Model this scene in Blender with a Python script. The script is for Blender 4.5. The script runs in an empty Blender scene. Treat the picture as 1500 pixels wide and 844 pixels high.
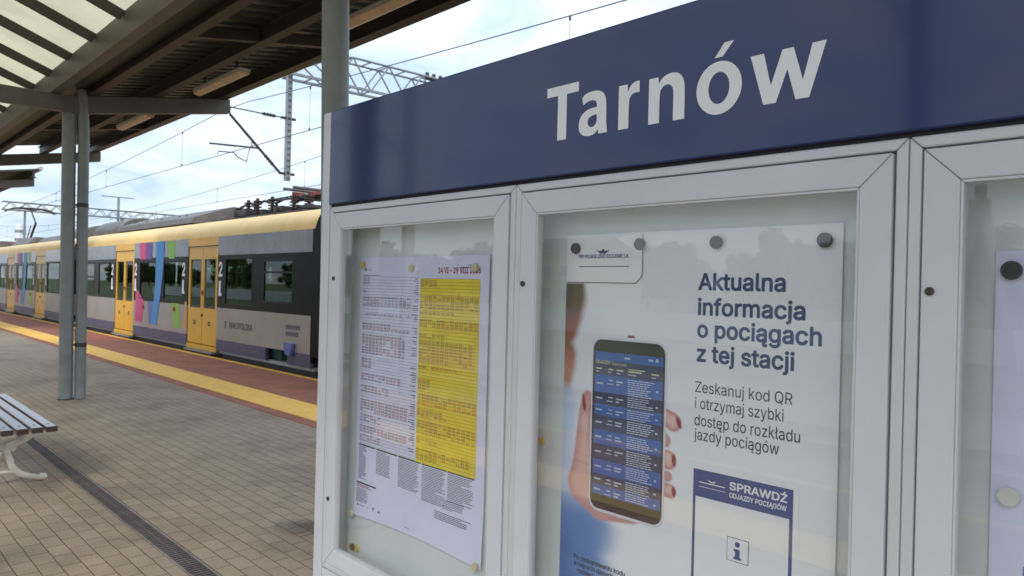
import bpy, bmesh, math, random
from mathutils import Vector, Matrix, noise
random.seed(7)
R = math.radians
scene = bpy.context.scene
COL = scene.collection

# ------------------------------------------------------------------ camera
TH = math.atan(1030 / 1083.0)
ROLL = R(1.43)
S_, C_ = math.sin(TH), math.cos(TH)
cam = bpy.data.cameras.new('camera')
cam.sensor_width = 36.0
cam.lens = 26.0
cam.clip_start = 0.05
cam.clip_end = 2000
cam.dof.use_dof = True
cam.dof.focus_distance = 1.7
cam.dof.aperture_fstop = 11.0
camo = bpy.data.objects.new('camera', cam)
COL.objects.link(camo)
fwd = Vector((S_, C_, 0)); rt = Vector((C_, -S_, 0)); up = Vector((0, 0, 1))
cr, sr = math.cos(ROLL), math.sin(ROLL)
xr = rt * cr + up * sr
yu = up * cr - rt * sr
mw = Matrix((xr, yu, -fwd)).transposed().to_4x4()
mw.translation = (0, 0, 1.45)
camo.matrix_world = mw
scene.camera = camo

# ------------------------------------------------------------------ world, sun, exposure
SUN_EL, SUN_AZ = R(38), R(232)          # azimuth: the way the light comes from, measured from +Y towards +X
world = bpy.data.worlds.new('World')
scene.world = world
world.use_nodes = True
nt = world.node_tree
nt.nodes.clear()
N = nt.nodes.new; L = nt.links.new
out = N('ShaderNodeOutputWorld')
sky = N('ShaderNodeTexSky'); sky.sky_type = 'NISHITA'; sky.sun_disc = False
sky.sun_elevation = SUN_EL; sky.sun_rotation = SUN_AZ
bg1 = N('ShaderNodeBackground'); bg1.inputs['Strength'].default_value = 0.10
L(sky.outputs[0], bg1.inputs['Color'])
tc = N('ShaderNodeTexCoord')
sep = N('ShaderNodeSeparateXYZ'); L(tc.outputs['Generated'], sep.inputs[0])
zc = N('ShaderNodeMath'); zc.operation = 'ADD'; L(sep.outputs[2], zc.inputs[0]); zc.inputs[1].default_value = 0.22
zm = N('ShaderNodeMath'); zm.operation = 'MAXIMUM'; L(zc.outputs[0], zm.inputs[0]); zm.inputs[1].default_value = 0.1
dx = N('ShaderNodeMath'); dx.operation = 'DIVIDE'; L(sep.outputs[0], dx.inputs[0]); L(zm.outputs[0], dx.inputs[1])
dy = N('ShaderNodeMath'); dy.operation = 'DIVIDE'; L(sep.outputs[1], dy.inputs[0]); L(zm.outputs[0], dy.inputs[1])
cmb = N('ShaderNodeCombineXYZ'); L(dx.outputs[0], cmb.inputs[0]); L(dy.outputs[0], cmb.inputs[1])
ns = N('ShaderNodeTexNoise'); ns.inputs['Scale'].default_value = 2.1; ns.inputs['Detail'].default_value = 7; ns.inputs['Roughness'].default_value = 0.62
ns.inputs['Distortion'].default_value = 0.5
L(cmb.outputs[0], ns.inputs['Vector'])
rmp = N('ShaderNodeValToRGB'); L(ns.outputs[0], rmp.inputs[0])
rmp.color_ramp.elements[0].position = 0.34; rmp.color_ramp.elements[0].color = (0.47, 0.60, 0.78, 1)
rmp.color_ramp.elements[1].position = 0.60; rmp.color_ramp.elements[1].color = (0.80, 0.86, 0.93, 1)
e = rmp.color_ramp.elements.new(0.47); e.color = (0.62, 0.735, 0.875, 1)
# an overcast sky is brighter overhead than at the horizon
el = N('ShaderNodeMapRange'); L(sep.outputs[2], el.inputs[0])
el.inputs[1].default_value = 0.0; el.inputs[2].default_value = 0.9; el.inputs[3].default_value = 0.80; el.inputs[4].default_value = 1.60
bg2 = N('ShaderNodeBackground'); L(rmp.outputs[0], bg2.inputs['Color']); L(el.outputs[0], bg2.inputs['Strength'])
mx = N('ShaderNodeMixShader'); mx.inputs[0].default_value = 0.82
L(bg1.outputs[0], mx.inputs[1]); L(bg2.outputs[0], mx.inputs[2]); L(mx.outputs[0], out.inputs[0])

sun = bpy.data.lights.new('sun', 'SUN')
sun.energy = 1.1; sun.angle = R(14); sun.color = (1.0, 0.95, 0.88)
suno = bpy.data.objects.new('sun', sun); COL.objects.link(suno)
sd = Vector((math.sin(SUN_AZ) * math.cos(SUN_EL), math.cos(SUN_AZ) * math.cos(SUN_EL), math.sin(SUN_EL)))
suno.rotation_euler = sd.to_track_quat('Z', 'Y').to_euler()
suno.location = (-20, -20, 30)

scene.render.engine = 'CYCLES'
scene.view_settings.view_transform = 'Standard'
scene.view_settings.look = 'None'
scene.view_settings.gamma = 1
scene.view_settings.exposure = 0.62
scene.cycles.max_bounces = 8
scene.cycles.transparent_max_bounces = 16
scene.cycles.use_denoising = True

# ------------------------------------------------------------------ materials
def mat(name, col, rough=0.5, metal=0.0, var=0.0, vscale=6.0, col2=None, bump=0.0, bscale=40.0, spec=0.5, coat=0.0, wear=0.0, stretch=None):
    m = bpy.data.materials.new(name); m.use_nodes = True
    t = m.node_tree; b = t.nodes['Principled BSDF']
    b.inputs['Base Color'].default_value = (*col, 1)
    b.inputs['Roughness'].default_value = rough
    b.inputs['Metallic'].default_value = metal
    b.inputs['Specular IOR Level'].default_value = spec
    b.inputs['Coat Weight'].default_value = coat
    b.inputs['Coat Roughness'].default_value = 0.05
    tcn = None
    def vec():
        nonlocal tcn
        if tcn is None:
            g = t.nodes.new('ShaderNodeTexCoord')
            mp = t.nodes.new('ShaderNodeMapping')
            if stretch: mp.inputs['Scale'].default_value = stretch
            t.links.new(g.outputs['Object'], mp.inputs[0]); tcn = mp.outputs[0]
        return tcn
    if var or col2:
        n = t.nodes.new('ShaderNodeTexNoise'); n.inputs['Scale'].default_value = vscale
        n.inputs['Detail'].default_value = 6; n.inputs['Roughness'].default_value = 0.65
        t.links.new(vec(), n.inputs['Vector'])
        r = t.nodes.new('ShaderNodeValToRGB')
        c2 = col2 or tuple(c * (1 - var) for c in col)
        c1 = col if col2 else tuple(min(1, c * (1 + var * .6)) for c in col)
        r.color_ramp.elements[0].position = .36; r.color_ramp.elements[0].color = (*c2, 1)
        r.color_ramp.elements[1].position = .62; r.color_ramp.elements[1].color = (*c1, 1)
        t.links.new(n.outputs[0], r.inputs[0]); t.links.new(r.outputs[0], b.inputs['Base Color'])
        if wear:
            mr = t.nodes.new('ShaderNodeMapRange'); t.links.new(n.outputs[0], mr.inputs[0])
            mr.inputs[1].default_value = .3; mr.inputs[2].default_value = .7
            mr.inputs[3].default_value = rough + wear; mr.inputs[4].default_value = max(.02, rough - wear)
            t.links.new(mr.outputs[0], b.inputs['Roughness'])
    if bump:
        n2 = t.nodes.new('ShaderNodeTexNoise'); n2.inputs['Scale'].default_value = bscale; n2.inputs['Detail'].default_value = 3
        t.links.new(vec(), n2.inputs['Vector'])
        bp = t.nodes.new('ShaderNodeBump'); bp.inputs['Strength'].default_value = bump; bp.inputs['Distance'].default_value = .002
        t.links.new(n2.outputs[0], bp.inputs['Height']); t.links.new(bp.outputs[0], b.inputs['Normal'])
    return m

def glass_mat(name, tint, ior=1.45, rough=0.0, dirt=0.0):
    m = bpy.data.materials.new(name); m.use_nodes = True
    t = m.node_tree; t.nodes.clear()
    o = t.nodes.new('ShaderNodeOutputMaterial')
    tr = t.nodes.new('ShaderNodeBsdfTransparent'); tr.inputs[0].default_value = (*tint, 1)
    gl = t.nodes.new('ShaderNodeBsdfGlossy'); gl.inputs['Roughness'].default_value = rough
    fr = t.nodes.new('ShaderNodeFresnel')
    ge = t.nodes.new('ShaderNodeNewGeometry'); im = t.nodes.new('ShaderNodeMapRange')     # same reflectance on both faces
    im.inputs[3].default_value = ior; im.inputs[4].default_value = 1 / ior
    t.links.new(ge.outputs['Backfacing'], im.inputs[0]); t.links.new(im.outputs[0], fr.inputs[0])
    mxx = t.nodes.new('ShaderNodeMixShader')
    t.links.new(fr.outputs[0], mxx.inputs[0]); t.links.new(tr.outputs[0], mxx.inputs[1]); t.links.new(gl.outputs[0], mxx.inputs[2])
    last = mxx
    if dirt:
        df = t.nodes.new('ShaderNodeBsdfDiffuse'); df.inputs[0].default_value = (.7, .7, .66, 1)
        n = t.nodes.new('ShaderNodeTexNoise'); n.inputs['Scale'].default_value = 7; n.inputs['Detail'].default_value = 8
        g = t.nodes.new('ShaderNodeTexCoord'); t.links.new(g.outputs['Object'], n.inputs['Vector'])
        mr = t.nodes.new('ShaderNodeMapRange'); t.links.new(n.outputs[0], mr.inputs[0])
        mr.inputs[1].default_value = .4; mr.inputs[2].default_value = .8; mr.inputs[3].default_value = dirt * .3; mr.inputs[4].default_value = dirt
        m2 = t.nodes.new('ShaderNodeMixShader'); t.links.new(mr.outputs[0], m2.inputs[0])
        t.links.new(mxx.outputs[0], m2.inputs[1]); t.links.new(df.outputs[0], m2.inputs[2]); last = m2
    t.links.new(last.outputs[0], o.inputs[0])
    return m

def translucent_mat(name, col):
    m = bpy.data.materials.new(name); m.use_nodes = True
    t = m.node_tree; t.nodes.clear()
    o = t.nodes.new('ShaderNodeOutputMaterial')
    tl = t.nodes.new('ShaderNodeBsdfTranslucent')
    df = t.nodes.new('ShaderNodeBsdfDiffuse')
    n = t.nodes.new('ShaderNodeTexNoise'); n.inputs['Scale'].default_value = 2.2; n.inputs['Detail'].default_value = 8
    g = t.nodes.new('ShaderNodeTexCoord'); t.links.new(g.outputs['Object'], n.inputs['Vector'])
    r = t.nodes.new('ShaderNodeValToRGB')
    r.color_ramp.elements[0].position = .35; r.color_ramp.elements[0].color = (*[c * .86 for c in col], 1)
    r.color_ramp.elements[1].position = .65; r.color_ramp.elements[1].color = (*col, 1)
    t.links.new(n.outputs[0], r.inputs[0]); t.links.new(r.outputs[0], tl.inputs[0]); t.links.new(r.outputs[0], df.inputs[0])
    mm = t.nodes.new('ShaderNodeMixShader'); mm.inputs[0].default_value = .25
    t.links.new(tl.outputs[0], mm.inputs[1]); t.links.new(df.outputs[0], mm.inputs[2]); t.links.new(mm.outputs[0], o.inputs[0])
    return m

def paving_mat():
    m = bpy.data.materials.new('concrete_pavers'); m.use_nodes = True
    t = m.node_tree; b = t.nodes['Principled BSDF']
    nn, ll = t.nodes.new, t.links.new
    g = nn('ShaderNodeTexCoord'); sp = nn('ShaderNodeSeparateXYZ'); ll(g.outputs['Object'], sp.inputs[0])
    nw = nn('ShaderNodeTexNoise'); nw.inputs['Scale'].default_value = 6; nw.inputs['Detail'].default_value = 3
    ll(g.outputs['Object'], nw.inputs['Vector'])
    # slightly uneven laying
    wob = nn('ShaderNodeMath'); wob.operation = 'MULTIPLY_ADD'; ll(nw.outputs[0], wob.inputs[0]); wob.inputs[1].default_value = .008; wob.inputs[2].default_value = -.004
    ax = nn('ShaderNodeMath'); ax.operation = 'ADD'; ll(sp.outputs[0], ax.inputs[0]); ll(wob.outputs[0], ax.inputs[1])
    ax2 = nn('ShaderNodeMath'); ax2.operation = 'ADD'; ll(ax.outputs[0], ax2.inputs[0]); ax2.inputs[1].default_value = -1.4986 + 93.0
    ay = nn('ShaderNodeMath'); ay.operation = 'ADD'; ll(sp.outputs[1], ay.inputs[0]); ll(wob.outputs[0], ay.inputs[1])
    cb = nn('ShaderNodeCombineXYZ'); ll(ay.outputs[0], cb.inputs[0]); ll(ax2.outputs[0], cb.inputs[1])
    br = nn('ShaderNodeTexBrick'); ll(cb.outputs[0], br.inputs['Vector'])
    br.offset = 0.5; br.offset_frequency = 2; br.squash = 1.0
    br.inputs['Scale'].default_value = 1.0
    br.inputs['Brick Width'].default_value = .172; br.inputs['Row Height'].default_value = .093
    br.inputs['Mortar Size'].default_value = .0026; br.inputs['Mortar Smooth'].default_value = .2
    br.inputs['Bias'].default_value = 0
    br.inputs['Color1'].default_value = (.335, .255, .183, 1); br.inputs['Color2'].default_value = (.388, .300, .218, 1)
    br.inputs['Mortar'].default_value = (.085, .060, .04, 1)
    # stains and foot traffic
    n1 = nn('ShaderNodeTexNoise'); n1.inputs['Scale'].default_value = 1.1; n1.inputs['Detail'].default_value = 9; n1.inputs['Roughness'].default_value = .68
    ll(g.outputs['Object'], n1.inputs['Vector'])
    r1 = nn('ShaderNodeValToRGB'); ll(n1.outputs[0], r1.inputs[0])
    r1.color_ramp.elements[0].position = .30; r1.color_ramp.elements[0].color = (.52, .50, .48, 1)
    r1.color_ramp.elements[1].position = .52; r1.color_ramp.elements[1].color = (1, 1, 1, 1)
    mu = nn('ShaderNodeMixRGB'); mu.blend_type = 'MULTIPLY'; mu.inputs[0].default_value = .85
    ll(br.outputs['Color'], mu.inputs[1]); ll(r1.outputs[0], mu.inputs[2])
    n2 = nn('ShaderNodeTexNoise'); n2.inputs['Scale'].default_value = 90; n2.inputs['Detail'].default_value = 4
    ll(g.outputs['Object'], n2.inputs['Vector'])
    r2 = nn('ShaderNodeValToRGB'); ll(n2.outputs[0], r2.inputs[0])
    r2.color_ramp.elements[0].position = .3; r2.color_ramp.elements[0].color = (.78, .77, .76, 1)
    r2.color_ramp.elements[1].position = .7; r2.color_ramp.elements[1].color = (1.1, 1.1, 1.1, 1)
    m2 = nn('ShaderNodeMixRGB'); m2.blend_type = 'MULTIPLY'; m2.inputs[0].default_value = .8
    ll(mu.outputs[0], m2.inputs[1]); ll(r2.outputs[0], m2.inputs[2])
    # small dark grime spots
    n3 = nn('ShaderNodeTexNoise'); n3.inputs['Scale'].default_value = 3.7; n3.inputs['Detail'].default_value = 7; n3.inputs['Roughness'].default_value = .75
    ll(g.outputs['Object'], n3.inputs['Vector'])
    r3 = nn('ShaderNodeValToRGB'); ll(n3.outputs[0], r3.inputs[0])
    r3.color_ramp.elements[0].position = .28; r3.color_ramp.elements[0].color = (.45, .40, .36, 1)
    r3.color_ramp.elements[1].position = .40; r3.color_ramp.elements[1].color = (1, 1, 1, 1)
    m3 = nn('ShaderNodeMixRGB'); m3.blend_type = 'MULTIPLY'; m3.inputs[0].default_value = .8
    ll(m2.outputs[0], m3.inputs[1]); ll(r3.outputs[0], m3.inputs[2])
    vg = nn('ShaderNodeTexVoronoi'); vg.inputs['Scale'].default_value = 2.6; ll(g.outputs['Object'], vg.inputs['Vector'])
    gg = nn('ShaderNodeMapRange'); ll(vg.outputs['Distance'], gg.inputs[0]); gg.inputs[1].default_value = .035; gg.inputs[2].default_value = .06; gg.inputs[3].default_value = .62; gg.inputs[4].default_value = 1
    mg = nn('ShaderNodeMixRGB'); mg.blend_type = 'MULTIPLY'; mg.inputs[0].default_value = 1; ll(m3.outputs[0], mg.inputs[1]); ll(gg.outputs[0], mg.inputs[2]); m3 = mg
    # damp dark patch where the pavers have sunk beside the board
    ds = nn('ShaderNodeVectorMath'); ds.operation = 'DISTANCE'; ll(g.outputs['Object'], ds.inputs[0]); ds.inputs[1].default_value = (2.17, 4.02, 0)
    da = nn('ShaderNodeMath'); da.operation = 'MULTIPLY_ADD'; ll(n3.outputs[0], da.inputs[0]); da.inputs[1].default_value = .55; ll(ds.outputs['Value'], da.inputs[2])
    r4 = nn('ShaderNodeMapRange'); ll(da.outputs[0], r4.inputs[0]); r4.inputs[1].default_value = .30; r4.inputs[2].default_value = .48; r4.inputs[3].default_value = .35; r4.inputs[4].default_value = 1
    m4 = nn('ShaderNodeMixRGB'); m4.blend_type = 'MULTIPLY'; m4.inputs[0].default_value = 1
    ll(m3.outputs[0], m4.inputs[1]); ll(r4.outputs[0], m4.inputs[2]); ll(m4.outputs[0], b.inputs['Base Color'])
    b.inputs['Roughness'].default_value = .72
    bp = nn('ShaderNodeBump'); bp.inputs['Strength'].default_value = .7; bp.inputs['Distance'].default_value = .004
    iv = nn('ShaderNodeMath'); iv.operation = 'MULTIPLY_ADD'; ll(br.outputs['Fac'], iv.inputs[0]); iv.inputs[1].default_value = -1.0
    ll(n2.outputs[0], iv.inputs[2]); ll(iv.outputs[0], bp.inputs['Height']); ll(bp.outputs[0], b.inputs['Normal'])
    return m

def tactile_mat():
    m = mat('yellow_tactile', (.95, .55, .11), .65, var=.08, vscale=5)
    t = m.node_tree; b = t.nodes['Principled BSDF']; nn, ll = t.nodes.new, t.links.new
    g = nn('ShaderNodeTexCoord'); v = nn('ShaderNodeTexVoronoi'); v.inputs['Scale'].default_value = 22; v.inputs['Randomness'].default_value = .08
    ll(g.outputs['Object'], v.inputs['Vector'])
    mr = nn('ShaderNodeMapRange'); ll(v.outputs['Distance'], mr.inputs[0]); mr.inputs[1].default_value = .15; mr.inputs[2].default_value = .4; mr.inputs[3].default_value = 1; mr.inputs[4].default_value = 0
    bp = nn('ShaderNodeBump'); bp.inputs['Strength'].default_value = .8; bp.inputs['Distance'].default_value = .008
    ll(mr.outputs[0], bp.inputs['Height']); ll(bp.outputs[0], b.inputs['Normal'])
    return m

M = {}
M['paver'] = paving_mat()
M['tactile'] = tactile_mat()
M['redpave'] = mat('red_surface', (.34, .125, .078), .8, var=.22, vscale=2.5, bump=.4, bscale=180)
M['edgeline'] = mat('yellow_line_paint', (.85, .46, .06), .6, var=.2, vscale=9)
M['concrete'] = mat('platform_concrete', (.30, .29, .27), .85, var=.25, vscale=3)
M['ballast'] = mat('ballast_stone', (.24, .21, .18), .95, var=.45, vscale=14, bump=1.0, bscale=18)
M['ground'] = mat('grass_ground', (.09, .12, .045), .95, var=.4, vscale=.6)
M['rail'] = mat('rail_steel', (.30, .25, .21), .4, .7, var=.3)
M['alu'] = mat('painted_aluminium', (.655, .67, .705), .36, .0, var=.045, vscale=3, bump=.05, bscale=300)
M['aluedge'] = mat('anodised_edge', (.66, .665, .675), .42, .1, var=.04)
M['blue'] = mat('blue_enamel', (.013, .027, .118), .12, 0, var=.08, vscale=2.0, coat=.22, spec=.4)
M['white'] = mat('white_vinyl', (.88, .90, .92), .45)
M['gap'] = mat('black_gasket', (.012, .012, .014), .6)
M['back'] = mat('cabinet_back', (.70, .75, .73), .55, var=.04, vscale=3)
M['glass'] = glass_mat('showcase_glass', (.99, .996, .995), 1.56, 0.0, .04)
M['lockm'] = mat('lock_brass', (.10, .085, .06), .35, .8)
M['infill'] = mat('grey_infill', (.38, .39, .39), .5, var=.05)
M['paper'] = mat('bluish_paper', (.76, .77, .96), .55, var=.02, vscale=4)
M['posterw'] = mat('poster_white', (.87, .885, .90), .4)
M['navy'] = mat('navy_print', (.020, .055, .17), .5)
M['ink'] = mat('dark_ink', (.03, .03, .035), .5)
M['greyink'] = mat('grey_ink', (.13, .14, .19), .5)
M['ruleink'] = mat('table_ink', (.045, .048, .08), .5)
M['redink'] = mat('red_ink', (.40, .035, .045), .5)
M['pinkink'] = mat('faint_red_ink', (.50, .10, .13), .5)
M['yellowp'] = mat('yellow_print', (.90, .70, .015), .5, var=.10, vscale=9)
M['yellowd'] = mat('deep_yellow_print', (.85, .60, .01), .5)
M['cardblue'] = mat('card_blue', (.030, .085, .26), .45)
M['sqblue'] = mat('square_blue', (.02, .16, .55), .45)
M['phoneblk'] = mat('phone_black', (.035, .028, .026), .3)
M['phonedk'] = mat('phone_row_dark', (.040, .058, .12), .4)
M['phonebl'] = mat('phone_row_blue', (.045, .135, .43), .4)
M['phonecase'] = mat('phone_case', (.72, .74, .78), .4)
M['phtext'] = mat('phone_text', (.50, .58, .72), .5)
M['phyel'] = mat('phone_title', (.62, .62, .40), .5)
M['magblk'] = mat('magnet_black', (.020, .020, .023), .45)
M['maggrey'] = mat('magnet_dark_grey', (.055, .058, .07), .45)
M['magcream'] = mat('magnet_cream', (.66, .58, .34), .45)
M['magwhite'] = mat('magnet_white', (.70, .69, .63), .45)
M['magyel'] = mat('magnet_yellow', (.68, .50, .12), .45)
M['magbrown'] = mat('magnet_brown', (.05, .028, .015), .5)
M['steel'] = mat('grey_painted_steel', (.215, .235, .235), .45, var=.16, vscale=3, bump=.1, bscale=30)
M['steelb'] = mat('beam_grey_paint', (.13, .117, .104), .5, var=.14, vscale=3)
M['steeld'] = mat('brown_steel', (.052, .040, .034), .5, var=.2, vscale=3)
M['deck'] = mat('green_deck', (.035, .045, .030), .45, var=.25, vscale=2)
M['fascia'] = mat('fascia_cap', (.45, .45, .43), .5)
M['transl'] = translucent_mat('translucent_panel', (.66, .59, .40))
M['lens'] = mat('aged_lens', (.62, .46, .28), .35, var=.15, vscale=5)
M['galv'] = mat('galvanised', (.27, .29, .31), .5, .3, var=.15, vscale=5)
M['dark'] = mat('dark_iron', (.06, .05, .045), .6, .3)
M['wire'] = mat('copper_wire', (.10, .09, .085), .5, .5)
M['ceram'] = mat('brown_ceramic', (.06, .035, .03), .35)
M['slat'] = mat('varnished_slat', (.055, .036, .034), .20, var=.2, vscale=8, coat=.5, stretch=(12, 1, 12))
M['castiron'] = mat('cream_cast_iron', (.66, .62, .52), .5, var=.18, vscale=14)
M['grate'] = mat('drain_grate', (.15, .12, .115), .6, .2, var=.3)
M['tsil'] = mat('train_silver', (.40, .365, .335), .38, .25, var=.08, vscale=1.5)
M['tgrey'] = mat('train_grey_foil', (.19, .19, .215), .22, .1, var=.3, vscale=1.0, coat=.35)
M['tblack'] = mat('train_black', (.005, .005, .006), .30, spec=.12)
M['tblue'] = mat('train_blue_skirt', (.085, .085, .165), .4, var=.12, vscale=3)
M['tyel'] = mat('train_yellow', (.80, .44, .035), .35, var=.06, vscale=2, coat=.2)
M['troof'] = mat('train_roof_yellow', (.85, .58, .22), .42, var=.08, vscale=2)
M['tglass'] = glass_mat('train_glass', (.56, .66, .60), 1.45)
M['tin'] = mat('train_interior', (.42, .43, .42), .6, var=.1)
M['tseat'] = mat('train_seat', (.03, .09, .08), .8, var=.3)
M['thand'] = mat('handrail_yellow', (.75, .42, .03), .4)
M['teq'] = mat('roof_equipment', (.13, .12, .115), .55, var=.25, vscale=4)
M['teqd'] = mat('switchgear_dark', (.045, .042, .042), .5, var=.3, vscale=6)
M['panred'] = mat('pantograph_red', (.26, .055, .035), .5)
M['pink'] = mat('decal_pink', (.55, .055, .20), .4)
M['purple'] = mat('decal_purple', (.14, .07, .27), .4)
M['skyblue'] = mat('decal_sky_blue', (.055, .27, .62), .4)
M['midblue'] = mat('decal_mid_blue', (.12, .17, .42), .4)
M['green'] = mat('decal_green', (.26, .50, .07), .4)
M['orange'] = mat('decal_orange', (.72, .33, .08), .4)
M['redbtn'] = mat('red_button', (.35, .03, .02), .4)
M['ywall'] = mat('yellow_render', (.62, .52, .24), .9, var=.12, vscale=1)
M['roofred'] = mat('roof_sheet', (.16, .10, .085), .8, var=.2)
M['winpane'] = mat('window_glass', (.05, .06, .07), .1)
M['bark'] = mat('tree_bark', (.10, .075, .05), .9, var=.3)
M['leaf'] = mat('tree_leaf', (.060, .105, .030), .7, var=.45, vscale=1.3)
M['leaf2'] = mat('tree_leaf_pale', (.085, .125, .045), .7, var=.4, vscale=1.3)

# ------------------------------------------------------------------ mesh helpers
ORG = {}
class MB:
    def __init__(s): s.v = []; s.f = []; s.m = []; s.sm = []; s.mi = 0
    def add(s, vs, fs, smooth=False):
        k = len(s.v); s.v += [tuple(p) for p in vs]
        for f in fs:
            s.f.append([i + k for i in f]); s.m.append(s.mi); s.sm.append(smooth)
        return s
    def box(s, x0, y0, z0, x1, y1, z1):
        x0, x1 = min(x0, x1), max(x0, x1); y0, y1 = min(y0, y1), max(y0, y1); z0, z1 = min(z0, z1), max(z0, z1)
        vs = [(x, y, z) for x in (x0, x1) for y in (y0, y1) for z in (z0, z1)]
        return s.add(vs, [(0, 1, 3, 2), (4, 6, 7, 5), (0, 4, 5, 1), (2, 3, 7, 6), (0, 2, 6, 4), (1, 5, 7, 3)])
    def bar(s, a, b, w, h=None, upv=(0, 0, 1)):
        a, b = Vector(a), Vector(b); d = (b - a).normalized(); h = h or w
        u = Vector(upv)
        if abs(d.dot(u)) > .98: u = Vector((1, 0, 0))
        r = d.cross(u).normalized() * (w / 2); u = r.cross(d).normalized() * (h / 2)
        vs = []
        for p in (a, b): vs += [p - r - u, p + r - u, p + r + u, p - r + u]
        return s.add(vs, [(0, 3, 2, 1), (4, 5, 6, 7), (0, 1, 5, 4), (1, 2, 6, 5), (2, 3, 7, 6), (3, 0, 4, 7)])
    def tube(s, pts, r, n=8, cap=True):
        pts = [Vector(p) for p in pts]; rs = r if isinstance(r, (list, tuple)) else [r] * len(pts)
        vs = []; fs = []
        for i, p in enumerate(pts):
            d = (pts[min(i + 1, len(pts) - 1)] - pts[max(i - 1, 0)]).normalized()
            u = Vector((0, 0, 1)) if abs(d.z) < .9 else Vector((1, 0, 0))
            a = d.cross(u).normalized(); b = a.cross(d).normalized()
            vs += [p + (a * math.cos(2 * math.pi * k / n) + b * math.sin(2 * math.pi * k / n)) * rs[i] for k in range(n)]
        for i in range(len(pts) - 1):
            for k in range(n):
                fs.append((i * n + k, i * n + (k + 1) % n, (i + 1) * n + (k + 1) % n, (i + 1) * n + k))
        s.add(vs, fs, True)
        if cap:
            s.add(vs[:n], [tuple(range(n))]); s.add(vs[-n:], [tuple(reversed(range(n)))])
        return s
    def prism(s, poly, axis, a, b):
        """poly in the two other axes (in x,y,z order), extruded along axis"""
        n = len(poly)
        def mk(p, t):
            if axis == 'x': return (t, p[0], p[1])
            if axis == 'y': return (p[0], t, p[1])
            return (p[0], p[1], t)
        vs = [mk(p, a) for p in poly] + [mk(p, b) for p in poly]
        fs = [tuple(range(n)), tuple(reversed(range(n, 2 * n)))]
        fs += [(i, i + n, (i + 1) % n + n, (i + 1) % n) for i in range(n)]
        return s.add(vs, fs)
    def disc(s, c, r, axis_x0, axis_x1, n=28):
        """short cylinder along x"""
        y, z = c
        return s.prism([(y + r * math.cos(2 * math.pi * k / n), z + r * math.sin(2 * math.pi * k / n)) for k in range(n)], 'x', axis_x0, axis_x1)

def base(name, loc, label=None, cat=None, group=None, kind=None):
    o = bpy.data.objects.new(name, None); COL.objects.link(o); o.location = loc
    o.empty_display_size = .2
    ORG[o.name] = Vector(loc)
    tag(o, label, cat, group, kind)
    return o
def tag(o, label=None, cat=None, group=None, kind=None):
    if label: o['label'] = label
    if cat: o['category'] = cat
    if group: o['group'] = group
    if kind: o['kind'] = kind
    return o
def obj(name, mb, mats, parent=None, bevel=0, seg=2, label=None, loc=None):
    if not isinstance(mats, (list, tuple)): mats = [mats]
    me = bpy.data.meshes.new(name)
    org = ORG[parent.name] if parent else Vector(loc or (0, 0, 0))
    me.from_pydata([Vector(p) - org for p in mb.v], [], mb.f)
    for m in mats: me.materials.append(m)
    me.polygons.foreach_set('material_index', mb.m)
    me.polygons.foreach_set('use_smooth', mb.sm)
    bm = bmesh.new(); bm.from_mesh(me); bmesh.ops.recalc_face_normals(bm, faces=bm.faces); bm.to_mesh(me); bm.free()
    me.update()
    o = bpy.data.objects.new(name, me); COL.objects.link(o)
    if parent:
        o.parent = parent
    else:
        o.location = org
    ORG[o.name] = org
    if bevel:
        b = o.modifiers.new('b', 'BEVEL'); b.width = bevel; b.segments = seg; b.limit_method = 'ANGLE'; b.angle_limit = R(40)
    if label: o['label'] = label
    return o
def flat(name, mb, mats, parent=None, **k):
    return obj(name, mb, mats, parent, **k)
def setting(name, mb, m):
    o = obj(name, mb, m); o['kind'] = 'structure'; return o
def copy_tree(o, parent=None):
    c = o.copy(); COL.objects.link(c)
    ORG[c.name] = ORG[o.name]
    if parent: c.parent = parent
    for ch in list(o.children): copy_tree(ch, c)
    return c

# text ----------------------------------------------------------
_tc = {}
def glyphs(body):
    if body in _tc: return _tc[body]
    c = bpy.data.curves.new('t', 'FONT'); c.body = body; c.resolution_u = 6
    o = bpy.data.objects.new('t', c); COL.objects.link(o)
    dg = bpy.context.evaluated_depsgraph_get()
    me = bpy.data.meshes.new_from_object(o.evaluated_get(dg))
    vs = [(v.co.x, v.co.y) for v in me.vertices]; fs = [tuple(p.vertices) for p in me.polygons]
    bpy.data.objects.remove(o); bpy.data.curves.remove(c); bpy.data.meshes.remove(me)
    _tc[body] = (vs, fs); return _tc[body]
_capv = glyphs('T')[0]
CAP = max(v[1] for v in _capv)
def text(mb, body, place, s0, t0, cap, width=None, bold=0.0, boldy=None, lift=0.0):
    """place(s, t, lift) -> world; s runs to the right, t downwards (mm); baseline at t0"""
    vs, fs = glyphs(body)
    x0 = min(v[0] for v in vs); x1 = max(v[0] for v in vs)
    ky = cap / CAP
    kx = (width / (x1 - x0)) if width else ky
    offs = [(0, 0)]
    if bold:
        by = bold if boldy is None else boldy
        offs = [(a * bold, b * by) for a in (-1, 0, 1) for b in (-1, 0, 1)]
    for i, (ox, oy) in enumerate(offs):
        mb.add([place(s0 + (x - x0) * kx + ox, t0 - y * ky + oy, lift + i * .00004) for x, y in vs], fs)
    return mb
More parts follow.
